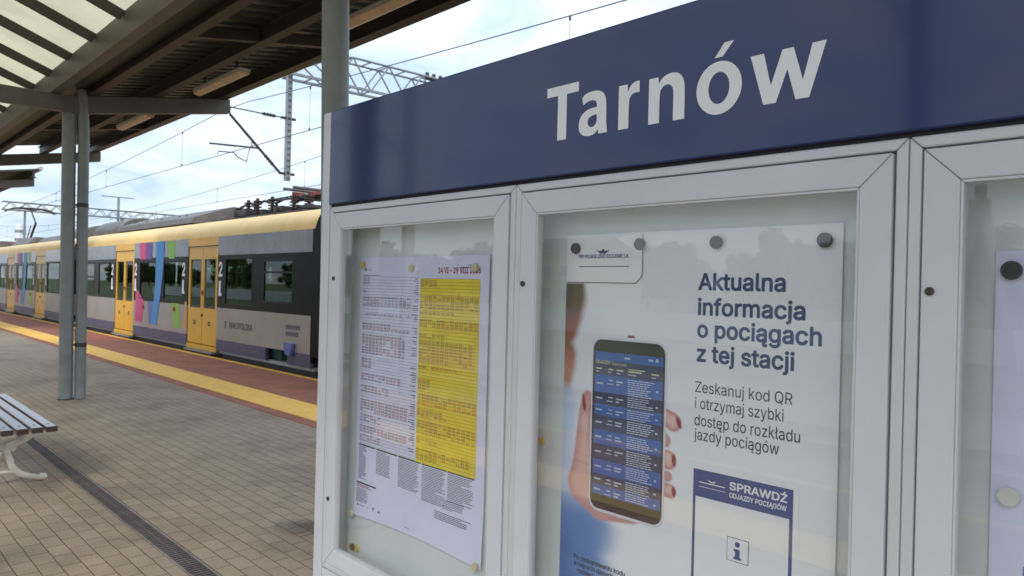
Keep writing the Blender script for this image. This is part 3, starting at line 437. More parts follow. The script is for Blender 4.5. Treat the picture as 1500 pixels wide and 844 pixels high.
FBOLD = """ 188|.188;84 -25 109 -24 134 -13 152 5 157 15 161 30 160 55 158 65 153 75 134 95 109 106 84 107 59 97 39 77 30 55 29 30 39 5 59 -15|0453;224 -28 262 -25 287 -18 312 -7 335 7 352 22 377 51 392 77 404 107 413 137 421 177 425 212 426 252 425 297 421 332 414 367 404 402 390 432 376 457 356 482 337 499 312 516 282 529 257 535 227 537 197 535 172 529 142 517 113 497 97 482 77 458 63 432 49 402 39 367 32 332 28 297 27 252 28 212 32 177 40 137 49 107 61 77 77 51 97 25 117 7 142 -8 172 -20 197 -26;212 72 192 79 177 90 159 112 150 132 138 172 134 197 131 227 131 282 138 337 143 357 152 382 166 407 181 422 197 432 217 438 227 439 241 437 262 429 277 418 287 407 304 377 315 337 319 312 323 257 322 222 315 172 309 147 302 127 287 101 267 83 252 75 237 72|1453;74 -21 390 -21 400 -19 405 -16 411 -6 412 54 410 64 405 70 399 74 390 76 300 76 297 79 297 509 295 517 290 525 280 530 195 530 185 526 74 444 69 439 65 429 65 354 70 344 80 338 90 337 95 339 185 405 190 407 191 404 191 79 185 76 75 76 68 74 61 69 57 64 55 54 55 -1 60 -14 65 -18|2453;62 -21 388 -21 398 -19 403 -16 409 -6 410 59 406 69 398 76 388 78 201 79 303 187 353 247 375 279 390 309 396 329 401 359 401 394 395 419 388 439 366 474 338 501 313 517 273 531 243 535 223 537 178 532 153 524 132 514 113 503 83 474 69 454 57 429 47 389 45 359 48 351 53 345 63 341 128 341 138 344 146 354 152 389 164 414 175 424 188 432 213 438 233 438 253 435 278 421 289 409 294 399 297 389 299 369 298 354 291 334 280 314 265 294 243 269 47 59 43 49 44 -6 50 -16|4453;280 -21 344 -21 354 -18 359 -13 364 -1 364 81 369 84 414 84 424 87 429 92 434 104 434 164 429 176 419 183 364 184 364 319 359 331 354 336 344 339 279 339 269 335 264 329 261 319 261 189 259 184 144 184 274 405 330 499 331 514 325 524 314 530 244 530 233 524 22 169 19 159 19 104 22 94 26 89 39 84 259 84 261 79 262 -6 269 -17|6453;223 -28 253 -27 278 -22 318 -5 338 8 358 25 376 47 386 62 396 82 404 107 409 132 409 182 398 227 388 250 377 267 348 298 323 315 283 329 258 334 233 335 229 337 339 497 342 502 343 512 338 522 332 527 323 530 253 530 243 528 236 522 120 352 85 297 71 272 61 247 47 202 43 162 44 137 48 112 55 87 64 67 80 42 93 26 113 9 153 -14 178 -22;208 71 193 76 176 87 168 94 156 112 152 122 147 142 146 157 148 182 153 197 162 212 170 222 183 233 203 242 223 244 243 242 258 239 268 233 282 222 290 212 301 192 304 182 306 167 306 142 296 112 283 93 273 85 258 75 238 70 223 69|9453;128 -21 203 -21 213 -16 218 -11 333 157 368 213 393 264 406 309 410 349 409 374 404 399 386 444 361 479 338 500 318 513 298 523 278 530 253 535 218 536 178 531 153 523 128 510 108 496 81 469 66 444 55 424 44 379 44 329 48 299 55 279 64 259 89 224 123 198 148 186 173 178 218 174 221 169 111 9 109 -1 112 -11 118 -17;203 268 193 271 178 280 157 304 147 339 147 364 150 379 155 394 163 408 178 423 187 429 203 436 213 438 228 439 248 437 268 428 278 420 288 409 297 394 306 364 306 339 303 324 295 304 285 289 266 274 248 267 233 265 218 265|A480;14 -21 85 -21 95 -18 100 -14 105 -6 149 119 155 121 325 121 330 119 375 -6 381 -16 395 -21 465 -21 477 -16 483 -6 482 9 375 299 296 514 290 524 285 528 275 530 200 530 187 524 181 514 -3 9 -5 -1 -2 -11 5 -18;190 220 186 224 235 371 240 378 252 339 293 224 290 221 285 220|C510;264 -28 309 -25 349 -14 384 1 429 33 447 52 476 97 489 137 494 157 493 167 485 177 474 181 404 181 396 177 391 172 380 142 372 127 361 112 334 91 309 80 279 74 249 75 229 79 209 87 184 102 164 122 145 152 135 177 129 202 124 252 129 307 136 332 144 355 154 372 164 387 179 402 214 425 229 430 264 435 299 432 319 425 339 415 359 399 372 382 382 362 387 347 390 337 394 332 404 327 474 327 487 332 493 342 494 352 483 392 467 427 454 447 429 475 414 488 385 507 364 518 329 529 309 534 284 536 234 535 199 528 169 517 139 502 113 482 87 457 68 432 54 407 37 367 27 332 21 297 19 252 21 217 27 177 36 142 53 102 68 77 89 48 114 25 139 7 169 -8 199 -19 234 -26|D502;58 -21 219 -21 259 -19 299 -12 329 -3 364 15 389 32 409 50 434 79 454 114 466 144 475 174 481 214 483 254 481 294 475 334 465 369 452 399 434 431 415 454 399 469 364 496 334 511 299 521 264 528 224 530 59 530 49 527 42 519 39 509 39 -1 44 -14 49 -18;149 78 146 84 147 429 149 431 219 431 269 426 309 410 334 389 350 369 361 349 368 329 377 284 377 229 374 204 366 174 350 139 338 124 324 111 307 99 284 88 239 79|E419;58 -21 374 -21 384 -19 389 -16 395 -6 396 59 392 69 384 76 374 78 149 78 146 84 146 204 149 208 354 208 364 210 374 219 376 229 376 289 371 299 364 305 354 307 149 307 146 309 146 314 146 424 147 429 149 431 374 431 383 434 389 439 393 449 392 514 386 524 374 530 59 530 49 527 44 523 39 509 39 -1 44 -14 49 -18|G520;266 -28 299 -26 329 -21 359 -12 384 -1 414 18 434 36 453 57 469 81 482 107 492 137 497 167 499 197 499 257 494 269 489 274 479 277 284 277 274 275 265 267 262 257 262 197 266 187 271 182 279 178 389 178 391 172 384 147 371 122 358 107 334 89 304 78 284 75 249 75 214 84 194 95 169 117 157 132 145 152 135 177 129 202 124 252 129 307 136 332 144 355 168 392 192 412 209 423 229 430 249 433 269 435 299 431 319 424 339 414 353 402 365 387 380 362 391 337 399 330 409 328 479 329 491 337 494 342 495 352 486 387 476 412 446 457 432 472 401 497 379 510 349 523 309 533 264 537 229 535 199 529 169 518 139 503 112 482 86 457 67 432 50 402 37 367 26 332 21 292 19 252 21 212 26 177 38 137 50 107 67 77 89 49 111 27 139 6 169 -9 199 -19 234 -26|I300;29 -21 270 -21 283 -16 289 -6 290 59 285 70 280 75 270 78 204 79 204 429 210 431 270 431 280 434 286 439 290 449 289 514 285 522 280 527 265 530 30 530 20 527 13 519 10 509 10 454 12 444 15 438 20 434 30 431 95 431 97 429 96 79 30 78 20 75 14 69 10 59 11 -6 17 -16|J396;182 -28 222 -24 252 -17 282 -3 302 13 312 22 332 46 345 72 355 107 357 147 357 507 355 517 347 527 332 530 267 529 257 524 253 517 251 507 251 337 251 147 249 127 246 112 242 102 232 88 224 82 202 72 172 72 157 76 139 87 130 97 124 112 120 127 119 177 113 187 107 192 97 194 32 194 25 192 18 187 12 177 12 142 15 107 23 77 40 42 57 22 87 -3 117 -17 147 -24|K467;58 -21 129 -21 139 -16 143 -11 146 -1 147 159 194 210 199 207 359 -17 369 -21 449 -21 459 -18 467 -11 469 -6 470 4 465 14 272 284 272 289 389 415 464 496 468 504 468 514 462 524 449 530 364 530 354 528 149 307 146 314 146 509 143 519 134 528 124 530 59 530 49 527 44 523 39 509 39 -1 44 -14 49 -18|L393;58 -21 359 -21 369 -19 374 -16 381 -6 382 59 378 69 369 76 359 78 147 79 146 314 146 509 143 519 139 525 129 530 59 530 46 524 40 514 39 -1 44 -14 49 -18|N523;58 -21 129 -21 139 -16 145 -6 145 329 145 334 149 338 184 279 373 -16 384 -21 464 -21 474 -18 479 -13 484 -1 484 509 481 519 477 524 464 530 394 529 384 524 379 514 378 184 376 174 374 172 150 524 139 530 59 530 49 527 44 523 39 509 39 -1 44 -14 49 -18|O533;264 -28 304 -25 334 -19 364 -9 394 7 419 24 444 49 466 77 481 102 496 137 507 177 512 212 514 252 512 297 507 332 497 367 480 407 466 432 446 457 421 482 399 499 364 518 329 529 299 535 269 537 229 534 199 528 169 517 134 498 113 482 89 459 65 427 51 402 37 367 27 332 21 297 19 252 21 212 28 172 38 137 53 102 68 77 89 49 114 25 139 7 169 -8 204 -20 234 -26;239 77 209 87 184 102 164 122 145 152 130 197 126 227 124 257 129 307 136 332 145 357 165 387 184 407 209 422 229 430 264 435 291 432 319 425 349 407 369 387 388 357 399 332 408 287 409 252 405 202 399 177 388 152 369 122 349 102 324 87 289 76 264 74|P445;58 -21 129 -21 139 -16 143 -11 146 -1 146 159 148 164 264 166 294 171 319 178 343 189 365 204 394 233 408 254 424 299 428 324 430 349 425 394 417 419 409 439 394 462 369 487 344 504 319 517 294 523 264 528 234 530 59 530 49 527 42 519 39 509 39 -1 44 -14 49 -18;149 263 146 269 147 429 149 431 229 431 259 429 284 421 299 411 314 392 321 374 323 359 322 324 312 299 304 288 279 271 249 264|R449;58 -21 129 -21 139 -16 144 -8 146 -1 146 174 149 177 234 176 339 -16 344 -19 354 -21 429 -21 442 -16 448 -6 447 9 344 199 381 224 398 244 410 264 419 284 425 304 429 329 429 374 426 399 418 424 399 459 382 479 364 494 344 507 319 517 294 525 264 528 234 530 59 530 46 524 42 519 39 509 39 -1 44 -14 49 -18;149 276 146 279 147 429 149 431 249 430 279 424 299 414 309 404 318 389 324 354 319 319 315 309 304 296 289 286 264 279 234 276|S447;219 -30 257 -28 307 -18 352 2 372 17 391 35 414 70 424 95 428 115 429 140 426 175 415 205 393 235 372 254 346 270 317 284 282 296 212 315 177 327 157 338 141 355 137 370 138 390 142 400 152 413 177 429 197 435 222 438 262 432 277 428 292 418 301 410 308 400 313 390 317 372 320 365 332 358 402 357 412 360 420 370 422 380 420 400 407 440 392 464 362 494 327 516 282 531 227 537 207 535 157 527 132 518 107 505 87 491 70 475 58 460 46 440 37 415 32 395 31 375 34 340 40 320 54 295 72 273 97 254 117 242 147 229 262 195 287 186 307 173 320 160 324 145 324 130 319 115 307 98 287 84 262 74 222 70 182 76 167 81 152 90 141 100 133 110 123 145 120 150 112 156 102 158 32 157 22 150 19 145 17 135 22 105 34 70 49 45 61 30 77 15 99 0 142 -19 192 -28|V480;203 -21 280 -21 290 -17 296 -11 483 504 483 514 480 521 475 526 465 530 390 529 381 524 377 519 250 153 240 127 222 184 100 522 95 527 85 530 15 530 2 524 -4 514 -3 499 184 -6 190 -16|W686;154 -21 230 -21 240 -18 248 -11 340 324 345 326 437 -11 445 -19 455 -21 530 -21 540 -18 545 -14 550 -6 691 509 690 515 685 523 675 529 600 530 590 526 583 514 500 189 495 172 490 168 400 514 395 523 390 527 380 530 305 530 295 527 288 519 195 168 186 189 100 519 95 525 85 530 15 530 5 527 0 523 -4 514 -3 499 135 -6 141 -16|Y472;201 -21 270 -21 280 -17 286 -11 289 -1 289 199 290 204 475 504 475 514 473 519 469 524 460 529 380 530 370 527 363 519 250 334 235 312 105 525 100 528 90 530 15 530 2 524 -4 514 -3 499 181 204 182 199 182 -1 185 -11 189 -16|Z438;40 -21 399 -21 409 -18 417 -11 420 -1 420 59 414 71 404 77 159 79 416 454 418 464 417 514 411 524 399 530 39 530 29 527 22 519 19 509 19 449 24 438 34 432 274 431 279 429 23 54 21 44 22 -6 29 -17|a389;156 -30 179 -29 209 -23 234 -13 254 -1 262 -15 274 -21 339 -21 349 -17 356 -10 358 0 358 250 357 275 348 315 329 349 309 369 285 385 259 395 234 402 199 405 174 405 144 400 114 391 94 383 69 365 53 350 28 315 20 290 23 280 27 275 34 271 99 253 109 255 114 259 124 276 143 295 159 303 174 308 199 310 224 306 242 295 251 280 255 255 249 251 119 231 84 220 59 207 44 195 31 180 24 170 14 145 9 110 11 85 21 50 40 20 68 -5 84 -14 119 -25;144 69 123 80 114 94 114 110 119 125 134 136 149 142 229 154 249 158 254 157 255 155 254 130 250 115 243 100 234 90 214 76 194 69 169 66|c396;202 -29 223 -29 268 -21 293 -10 318 4 348 30 360 46 378 81 383 96 384 106 378 116 371 121 303 138 296 136 289 131 278 106 268 92 258 83 243 74 228 69 208 67 183 70 168 76 149 91 134 111 127 126 121 151 117 186 118 201 120 221 128 251 142 276 150 286 162 296 183 306 208 309 233 306 248 300 258 294 270 281 279 266 285 251 293 243 303 241 318 244 368 257 378 264 382 271 383 281 371 311 363 326 347 346 338 357 318 372 293 387 278 393 238 404 218 405 178 404 131 391 108 379 84 361 64 341 49 321 38 301 27 276 19 246 15 216 13 186 15 156 26 101 37 76 48 56 67 31 82 16 108 -3 128 -13 153 -22 178 -28|d424;191 -29 228 -26 248 -21 273 -8 288 3 291 1 294 -9 298 -15 304 -19 313 -21 378 -20 388 -14 393 -4 393 511 388 522 383 527 373 530 308 530 299 526 293 520 290 511 290 446 290 376 288 374 273 385 253 396 213 405 168 403 123 390 98 377 63 346 48 324 36 301 19 251 14 216 14 156 19 126 26 101 36 76 48 53 63 31 78 15 98 -1 118 -12 143 -22 168 -28;183 70 168 76 158 83 148 92 134 111 124 136 120 156 117 191 119 221 124 241 133 265 143 280 154 291 168 301 188 308 208 309 223 307 243 300 258 289 273 270 280 256 288 226 290 206 291 186 288 151 284 136 273 108 265 96 249 81 233 73 218 69 203 68|e404;207 -29 248 -26 273 -21 293 -14 323 2 352 26 370 51 385 86 383 101 378 107 370 111 303 126 293 121 273 91 256 76 228 69 198 68 183 71 163 79 143 95 129 116 121 146 123 148 378 149 388 156 392 166 391 221 389 246 383 269 376 291 362 321 348 341 334 356 308 377 291 386 258 399 238 403 218 405 178 404 153 399 128 390 103 376 83 362 64 341 49 321 35 296 25 271 18 246 14 216 14 156 26 101 37 76 51 51 67 31 83 15 108 -3 131 -14 158 -23 183 -28;123 243 122 246 128 261 142 281 159 296 178 306 203 309 228 306 248 298 262 286 278 261 283 246 278 242 128 242|f254;79 -21 145 -21 156 -16 162 -6 163 304 165 306 235 307 245 315 249 329 249 379 246 389 242 394 230 400 165 401 163 404 163 429 169 444 180 451 200 453 230 447 243 454 248 464 264 519 260 533 250 541 225 548 185 551 145 545 115 532 100 522 88 509 70 483 63 464 61 449 60 404 55 400 0 399 -8 394 -14 384 -15 324 -10 313 -5 309 5 306 55 306 60 304 60 -1 65 -14 70 -18|g425;203 -172 233 -171 258 -167 298 -156 318 -145 338 -132 363 -107 379 -82 386 -62 391 -37 393 -7 393 378 391 388 383 397 373 400 308 399 298 393 294 388 292 378 288 375 263 391 248 398 228 403 213 405 173 404 143 397 123 390 100 378 66 348 47 323 34 298 23 267 18 248 14 218 14 163 18 133 27 103 38 78 68 35 83 22 123 -2 148 -11 173 -15 213 -16 243 -10 273 3 289 13 289 -22 283 -41 268 -59 258 -66 243 -72 223 -75 193 -76 168 -71 143 -57 116 -27 103 -20 93 -22 43 -49 34 -57 31 -62 32 -77 46 -102 68 -126 93 -144 133 -161 163 -168;183 82 168 87 151 98 138 113 130 128 122 148 118 173 117 193 119 223 124 243 134 268 156 293 168 301 188 307 218 308 238 302 253 294 264 283 274 268 281 253 289 223 291 208 291 173 280 128 269 108 258 97 243 88 228 83 203 80|h410;51 -21 117 -21 127 -16 132 -11 135 -1 135 239 138 254 145 274 162 294 187 305 212 308 237 304 257 290 265 279 274 254 275 -1 278 -11 287 -19 297 -21 357 -21 371 -16 375 -11 378 -1 378 249 374 289 368 309 360 329 347 351 322 376 307 386 287 396 252 403 227 405 202 403 182 399 157 389 137 377 135 384 135 509 132 520 127 525 117 530 52 530 39 524 35 519 32 509 32 -1 37 -14 42 -18|i167;51 -21 120 -20 130 -13 135 -1 135 379 132 389 128 394 115 400 50 400 39 394 33 384 32 -1 35 -11 39 -16;68 424 90 423 115 430 128 439 135 448 146 469 147 494 141 509 135 519 126 529 115 537 95 544 85 545 70 543 60 541 48 534 30 517 25 508 21 494 20 484 22 469 31 449 50 430|j167;-12 -164 24 -163 44 -159 64 -153 89 -139 100 -129 114 -111 121 -99 131 -69 135 -29 135 381 129 393 119 399 49 400 39 395 33 386 31 -39 27 -54 19 -62 9 -65 -16 -67 -26 -73 -29 -79 -31 -89 -30 -149 -24 -159;60 426 84 422 109 427 119 432 129 440 143 461 147 481 143 506 129 527 105 541 84 545 59 540 38 526 24 506 20 481 24 461 39 439 49 431|k381;51 -21 117 -21 127 -16 132 -11 135 -1 135 129 138 134 152 147 282 -17 292 -21 372 -21 382 -18 387 -14 393 -1 391 9 388 14 229 214 375 364 380 374 380 384 374 394 367 399 277 399 267 392 137 259 135 264 134 514 128 524 117 530 52 530 42 527 37 523 32 509 32 -1 37 -14 42 -18|l189;135 -23 157 -23 187 -17 197 -10 202 2 191 57 186 67 180 72 172 75 147 73 142 74 136 77 135 92 135 512 130 522 122 528 97 530 47 529 37 523 32 512 33 62 39 37 47 22 63 2 75 -8 92 -16 117 -22|m610;51 -21 117 -21 128 -16 134 -6 136 254 142 274 152 289 172 304 192 309 212 308 222 306 232 301 244 289 251 274 253 259 253 -1 256 -11 260 -16 272 -21 337 -21 349 -16 355 -6 356 244 358 264 363 279 381 299 407 309 427 308 442 305 452 301 462 294 471 279 475 254 475 9 475 -1 478 -11 482 -16 492 -21 562 -20 572 -14 577 -6 577 279 574 299 566 324 552 350 536 369 522 381 502 393 472 404 452 406 422 406 387 400 357 387 334 369 322 358 317 358 302 375 285 389 265 399 242 406 207 407 190 404 162 395 137 379 127 393 117 399 52 400 39 394 35 389 32 379 32 -1 37 -14 42 -18|n410;51 -21 117 -21 128 -16 134 -6 135 239 141 264 145 274 162 294 177 301 192 306 207 308 222 307 237 304 258 289 270 269 274 254 275 234 275 -1 277 -9 282 -16 287 -19 297 -21 357 -21 367 -18 375 -11 378 -1 378 119 378 239 374 289 368 309 358 334 347 351 322 376 307 386 287 396 247 404 207 404 182 399 157 389 137 377 134 379 127 393 117 399 47 399 37 393 32 379 32 -1 37 -14 42 -18|o415;202 -29 238 -27 263 -22 285 -14 313 0 348 31 367 56 378 76 389 101 397 131 401 156 402 186 401 216 397 246 388 276 377 301 366 321 348 344 331 361 313 376 288 389 263 398 238 403 213 405 178 404 128 390 103 376 84 361 68 346 49 321 38 301 27 276 19 246 13 186 19 131 26 101 37 76 48 56 67 31 83 15 103 0 128 -13 153 -22 178 -28;183 70 168 76 153 87 138 105 129 121 121 151 118 171 117 191 120 221 126 246 133 263 148 284 158 293 170 301 193 308 208 309 228 307 248 300 263 288 274 276 283 261 292 236 296 216 298 186 295 156 288 126 281 111 268 92 258 83 243 74 223 69 208 67|p424;51 -164 117 -164 127 -159 132 -154 135 -144 135 -4 137 3 162 -14 192 -25 227 -29 257 -27 302 -14 327 0 342 12 362 31 379 56 389 76 399 101 406 131 410 161 410 221 399 276 389 301 375 326 352 355 327 377 302 390 277 399 252 404 212 405 177 398 161 391 137 375 135 376 129 391 117 399 52 400 42 397 36 391 32 376 32 -144 37 -157 42 -161;197 71 182 77 164 91 156 101 145 121 134 171 134 206 137 226 143 251 150 266 157 278 172 294 184 301 207 308 222 309 242 306 257 300 276 286 285 276 295 256 304 226 306 206 307 186 304 151 297 126 290 111 277 92 264 81 252 73 237 69 217 68|r259;51 -21 117 -21 128 -16 134 -6 135 249 140 264 147 278 167 295 187 303 207 305 247 301 260 309 264 319 263 389 257 399 252 403 232 405 192 405 157 394 137 382 133 384 127 393 122 397 112 400 52 400 42 397 35 389 32 379 32 -1 37 -14 42 -18|s365;178 -29 225 -26 245 -21 270 -12 301 6 320 24 340 51 351 86 352 106 350 131 344 151 336 166 320 186 305 199 285 212 260 222 155 250 140 257 132 266 130 281 135 292 150 304 175 311 200 310 225 302 241 286 250 266 254 261 265 256 330 270 340 276 345 286 344 296 327 336 307 361 290 376 275 385 245 398 210 405 175 405 145 402 120 395 90 381 75 371 59 356 40 332 31 311 26 276 27 251 33 231 43 211 55 196 75 179 95 167 120 157 205 135 230 127 240 120 245 112 247 101 245 94 240 86 230 78 210 70 180 66 155 69 139 76 130 83 123 91 110 120 105 125 95 128 30 114 20 108 15 96 20 71 28 51 45 26 60 10 75 -1 105 -17 140 -25|t227;164 -25 195 -24 215 -20 225 -15 230 -10 234 0 220 65 215 70 205 75 170 71 155 74 149 80 147 100 147 300 150 306 205 306 215 309 220 314 225 325 225 380 220 392 210 399 150 400 147 405 147 475 141 485 130 492 65 492 55 490 50 485 46 480 44 470 44 405 40 400 0 399 -12 390 -15 380 -15 325 -10 313 0 307 40 306 44 300 44 90 46 70 51 50 61 25 78 5 100 -10 120 -18 140 -23|u410;179 -26 207 -25 227 -20 251 -11 272 2 277 -1 280 -11 284 -16 297 -21 362 -20 371 -16 375 -11 378 -1 378 379 375 389 367 397 357 400 292 400 282 395 277 388 275 379 274 139 272 124 266 109 257 96 244 84 232 77 212 72 197 71 172 76 152 90 138 114 135 144 135 379 132 390 127 395 117 400 52 400 42 397 35 389 32 379 32 139 36 94 42 69 50 49 62 30 76 14 92 1 117 -13 137 -20|w567;136 -21 202 -21 212 -16 217 -11 282 216 287 210 350 -11 357 -18 367 -21 432 -21 442 -16 449 -6 564 369 565 384 559 394 547 400 477 400 466 394 460 384 407 194 397 159 382 219 336 384 332 392 327 397 317 400 252 400 242 398 234 389 172 167 167 170 105 389 97 397 87 400 22 400 9 394 3 384 3 374 118 -6 124 -16|y389;75 -166 106 -166 121 -164 146 -156 171 -141 191 -123 200 -111 223 -66 390 369 391 384 385 394 381 397 371 400 301 400 291 394 285 384 196 139 191 144 101 391 96 396 86 400 16 400 3 394 -3 384 -2 369 140 -1 126 -41 118 -56 111 -63 96 -69 56 -66 47 -71 41 -80 26 -136 27 -146 31 -153 41 -159|z380;40 -21 341 -21 351 -17 356 -12 360 -1 360 59 355 69 346 76 171 77 167 79 351 321 354 329 353 384 347 394 338 399 46 400 36 396 31 391 27 379 27 319 32 309 39 304 51 302 206 302 211 299 23 54 21 44 22 -6 28 -16|Ó533;264 -28 304 -25 339 -18 364 -9 394 7 424 28 444 49 462 72 483 107 496 137 506 172 512 212 514 257 512 297 507 332 496 372 483 402 466 432 444 459 424 480 394 502 364 518 338 527 291 537 299 539 308 547 376 652 375 667 369 675 359 680 334 680 284 680 272 672 219 562 220 552 224 544 229 540 238 537 194 526 169 517 140 502 113 482 88 457 68 432 51 402 38 372 27 332 21 297 19 252 21 217 28 172 38 137 51 107 72 72 89 49 111 27 144 4 169 -8 199 -19 234 -26;239 77 209 87 184 102 164 122 145 152 130 197 126 227 124 257 129 307 136 332 145 357 165 387 184 407 209 422 229 430 264 435 291 432 319 425 349 407 369 387 388 357 399 332 408 287 409 252 405 202 399 177 388 152 369 122 349 102 324 87 289 76 264 74|Ą480;421 -169 445 -168 475 -160 495 -151 504 -139 503 -124 485 -79 480 -73 474 -69 465 -67 440 -75 435 -76 429 -74 429 -64 435 -52 480 -12 484 -4 483 6 293 521 285 528 275 530 200 530 190 527 185 523 181 516 125 361 -4 6 -3 -9 5 -18 15 -21 85 -21 94 -19 100 -15 105 -6 150 121 325 121 330 119 369 11 369 6 354 -9 345 -20 330 -49 324 -79 326 -104 332 -119 341 -134 357 -149 370 -158 385 -163 405 -168;185 221 235 371 240 378 251 341 292 221|ą389;294 -166 319 -165 344 -158 359 -152 369 -147 374 -142 378 -131 376 -121 359 -80 353 -71 349 -68 339 -65 309 -73 302 -71 301 -66 304 -56 308 -51 351 -16 355 -11 358 -1 357 274 348 314 334 342 314 365 299 376 284 386 254 397 229 403 179 405 159 403 129 396 94 383 68 364 52 349 30 319 20 294 21 284 24 279 34 271 59 264 94 254 109 255 115 259 124 275 139 292 154 301 174 308 194 310 219 307 239 297 249 285 255 259 255 254 249 251 119 231 79 218 54 204 34 184 19 159 10 124 10 89 19 54 29 36 44 15 69 -6 104 -21 139 -29 164 -30 209 -23 214 -25 204 -46 198 -66 199 -96 207 -121 218 -136 244 -155 264 -162;149 68 129 76 119 84 116 89 114 94 113 104 118 124 134 136 149 142 224 154 254 158 254 129 248 109 238 94 224 81 204 71 174 66|ł207;147 -23 170 -23 200 -16 210 -8 213 2 202 57 197 67 185 75 160 73 150 75 146 92 147 282 195 311 201 317 204 327 204 382 201 392 197 397 185 403 175 401 150 387 146 392 145 514 140 523 130 529 105 530 60 530 50 525 45 517 43 507 43 327 40 324 -5 298 -11 292 -15 282 -15 222 -10 211 -5 207 5 204 15 206 40 221 43 217 44 62 49 42 58 22 70 5 90 -10 110 -18 125 -21|Ź438;40 -21 399 -21 409 -18 417 -11 420 -1 420 59 414 71 404 77 159 79 416 454 418 464 417 514 411 524 399 530 39 530 29 527 22 519 19 509 19 449 24 438 34 432 274 431 279 429 23 54 21 44 22 -6 29 -17;183 539 194 537 244 537 251 539 258 544 327 649 329 659 326 669 322 674 314 679 239 680 229 677 224 673 172 564 173 549|–350;-2 167 354 167 364 172 368 177 371 192 371 247 364 259 354 265 -6 264 -16 258 -21 247 -21 187 -16 174 -11 170"""
def parse(d):
    o = {}
    for g_ in d.split('|'):
        a = g_[1:].split(';'); o[g_[0]] = (float(a[0]), [[float(v) for v in q.split()] for q in a[1:]])
    return o
FONTS = {False: parse(FREG), True: parse(FBOLD)}
_gc = {}
def fill(loops):
    c = bpy.data.curves.new('glyph', 'CURVE'); c.dimensions = '2D'; c.fill_mode = 'BOTH'
    for lp in loops:
        sp_ = c.splines.new('POLY'); n = len(lp) // 2; sp_.points.add(n - 1); sp_.use_cyclic_u = True
        for i in range(n): sp_.points[i].co = (lp[2 * i], lp[2 * i + 1], 0, 1)
    o = bpy.data.objects.new('glyph', c); COL.objects.link(o)
    me = bpy.data.meshes.new_from_object(o.evaluated_get(bpy.context.evaluated_depsgraph_get()))
    r = ([(v.co.x, v.co.y) for v in me.vertices], [tuple(p.vertices) for p in me.polygons])
    bpy.data.objects.remove(o); bpy.data.curves.remove(c); bpy.data.meshes.remove(me)
    return r
def ftext(mb, body, place, s0, t0, cap, width=None, bold=False, lift=0.0):
    F = FONTS[bold]; x = 0; run = []
    for ch in body:
        adv, loops = F[ch]
        if loops:
            if (bold, ch) not in _gc: _gc[(bold, ch)] = fill(loops)
            run.append((x, _gc[(bold, ch)]))
        x += adv
    xs = [x_ + v[0] for x_, g_ in run for v in g_[0]]
    a, e_ = min(xs), max(xs); ky = cap / 509.0; kx = width / (e_ - a) if width else ky
    for x_, (vs, fs) in run:
        mb.add([place(s0 + (x_ + vx - a) * kx, t0 - vy * ky, lift) for vx, vy in vs], fs)
    return mb
def rect(mb, place, s0, t0, s1, t1, lift=0.0):
    return mb.add([place(s0, t0, lift), place(s1, t0, lift), place(s1, t1, lift), place(s0, t1, lift)], [(0, 1, 2, 3)])
def polyp(mb, place, pts, lift=0.0):
    return mb.add([place(a, b, lift) for a, b in pts], [tuple(range(len(pts)))])

# ------------------------------------------------------------------ the setting
PY0, PY1 = -60, 260
b = MB(); b.box(-3.32, PY0, -1.1, 5.58, PY1, 0.0); setting('platform_paving', b, M['paver'])
b = MB(); b.box(3.70, PY0, .0005, 5.47, PY1, .004); setting('platform_red_surface', b, M['redpave'])
b = MB(); b.box(3.86, PY0, .0045, 4.36, PY1, .012); setting('platform_tactile_strip', b, M['tactile'])
b = MB(); b.box(5.47, PY0, .0005, 5.585, PY1, .006); setting('platform_edge_line', b, M['edgeline'])
b = MB(); b.box(-3.22, PY0, .0005, -1.44, PY1, .004); setting('platform_red_surface_2', b, M['redpave'])
b = MB(); b.box(-2.1, PY0, .0045, -1.6, PY1, .012); setting('platform_tactile_strip_2', b, M['tactile'])
b = MB(); b.box(-3.325, PY0, .0005, -3.22, PY1, .006); setting('platform_edge_line_2', b, M['edgeline'])
b = MB()
b.add([(-900, -900, -1.08), (900, -900, -1.08), (900, 900, -1.08), (-900, 900, -1.08)], [(0, 1, 2, 3)])
setting('ground', b, M['ground'])
b = MB(); b.add([(5.6, PY0, -.98), (16, PY0, -.98), (16, PY1, -.98), (5.6, PY1, -.98)], [(0, 1, 2, 3)])
b.add([(-16, PY0, -.98), (-3.33, PY0, -.98), (-3.33, PY1, -.98), (-16, PY1, -.98)], [(0, 1, 2, 3)])
setting('track_ballast', b, M['ballast'])
for cx in (7.45, 11.95, -5.0, -9.5):
    for s in (-1, 1):
        b = MB(); x = cx + s * .75
        b.box(x - .07, PY0, -.93, x + .07, PY1, -.91); b.box(x - .012, PY0, -.91, x + .012, PY1, -.80); b.box(x - .036, PY0, -.80, x + .036, PY1, -.76)
        o = obj('rail', b, M['rail']); o['kind'] = 'structure'

# drain channel with slotted grate
g = base('drain_channel', (1.436, 5, 0), 'narrow dark slotted drain grate set in the beige pavers', 'drain')
b = MB(); b.box(1.380, -12, -.05, 1.389, 17, .003); b.box(1.483, -12, -.05, 1.492, 17, .003); obj('channel_rim', b, M['rail'], g)
b = MB(); b.box(1.389, -12, -.04, 1.483, 17, .0008); obj('channel_bed', b, M['gap'], g)
b = MB()
y = 2.6
while y < 13:
    b.box(1.391, y, .0012, 1.481, y + .014, .0035); y += .030
b.box(1.391, 2.6, .0012, 1.396, 13, .004); b.box(1.476, 2.6, .0012, 1.481, 13, .004); b.box(1.433, 2.6, .0012, 1.438, 13, .0042)
obj('grate', b, M['grate'], g)

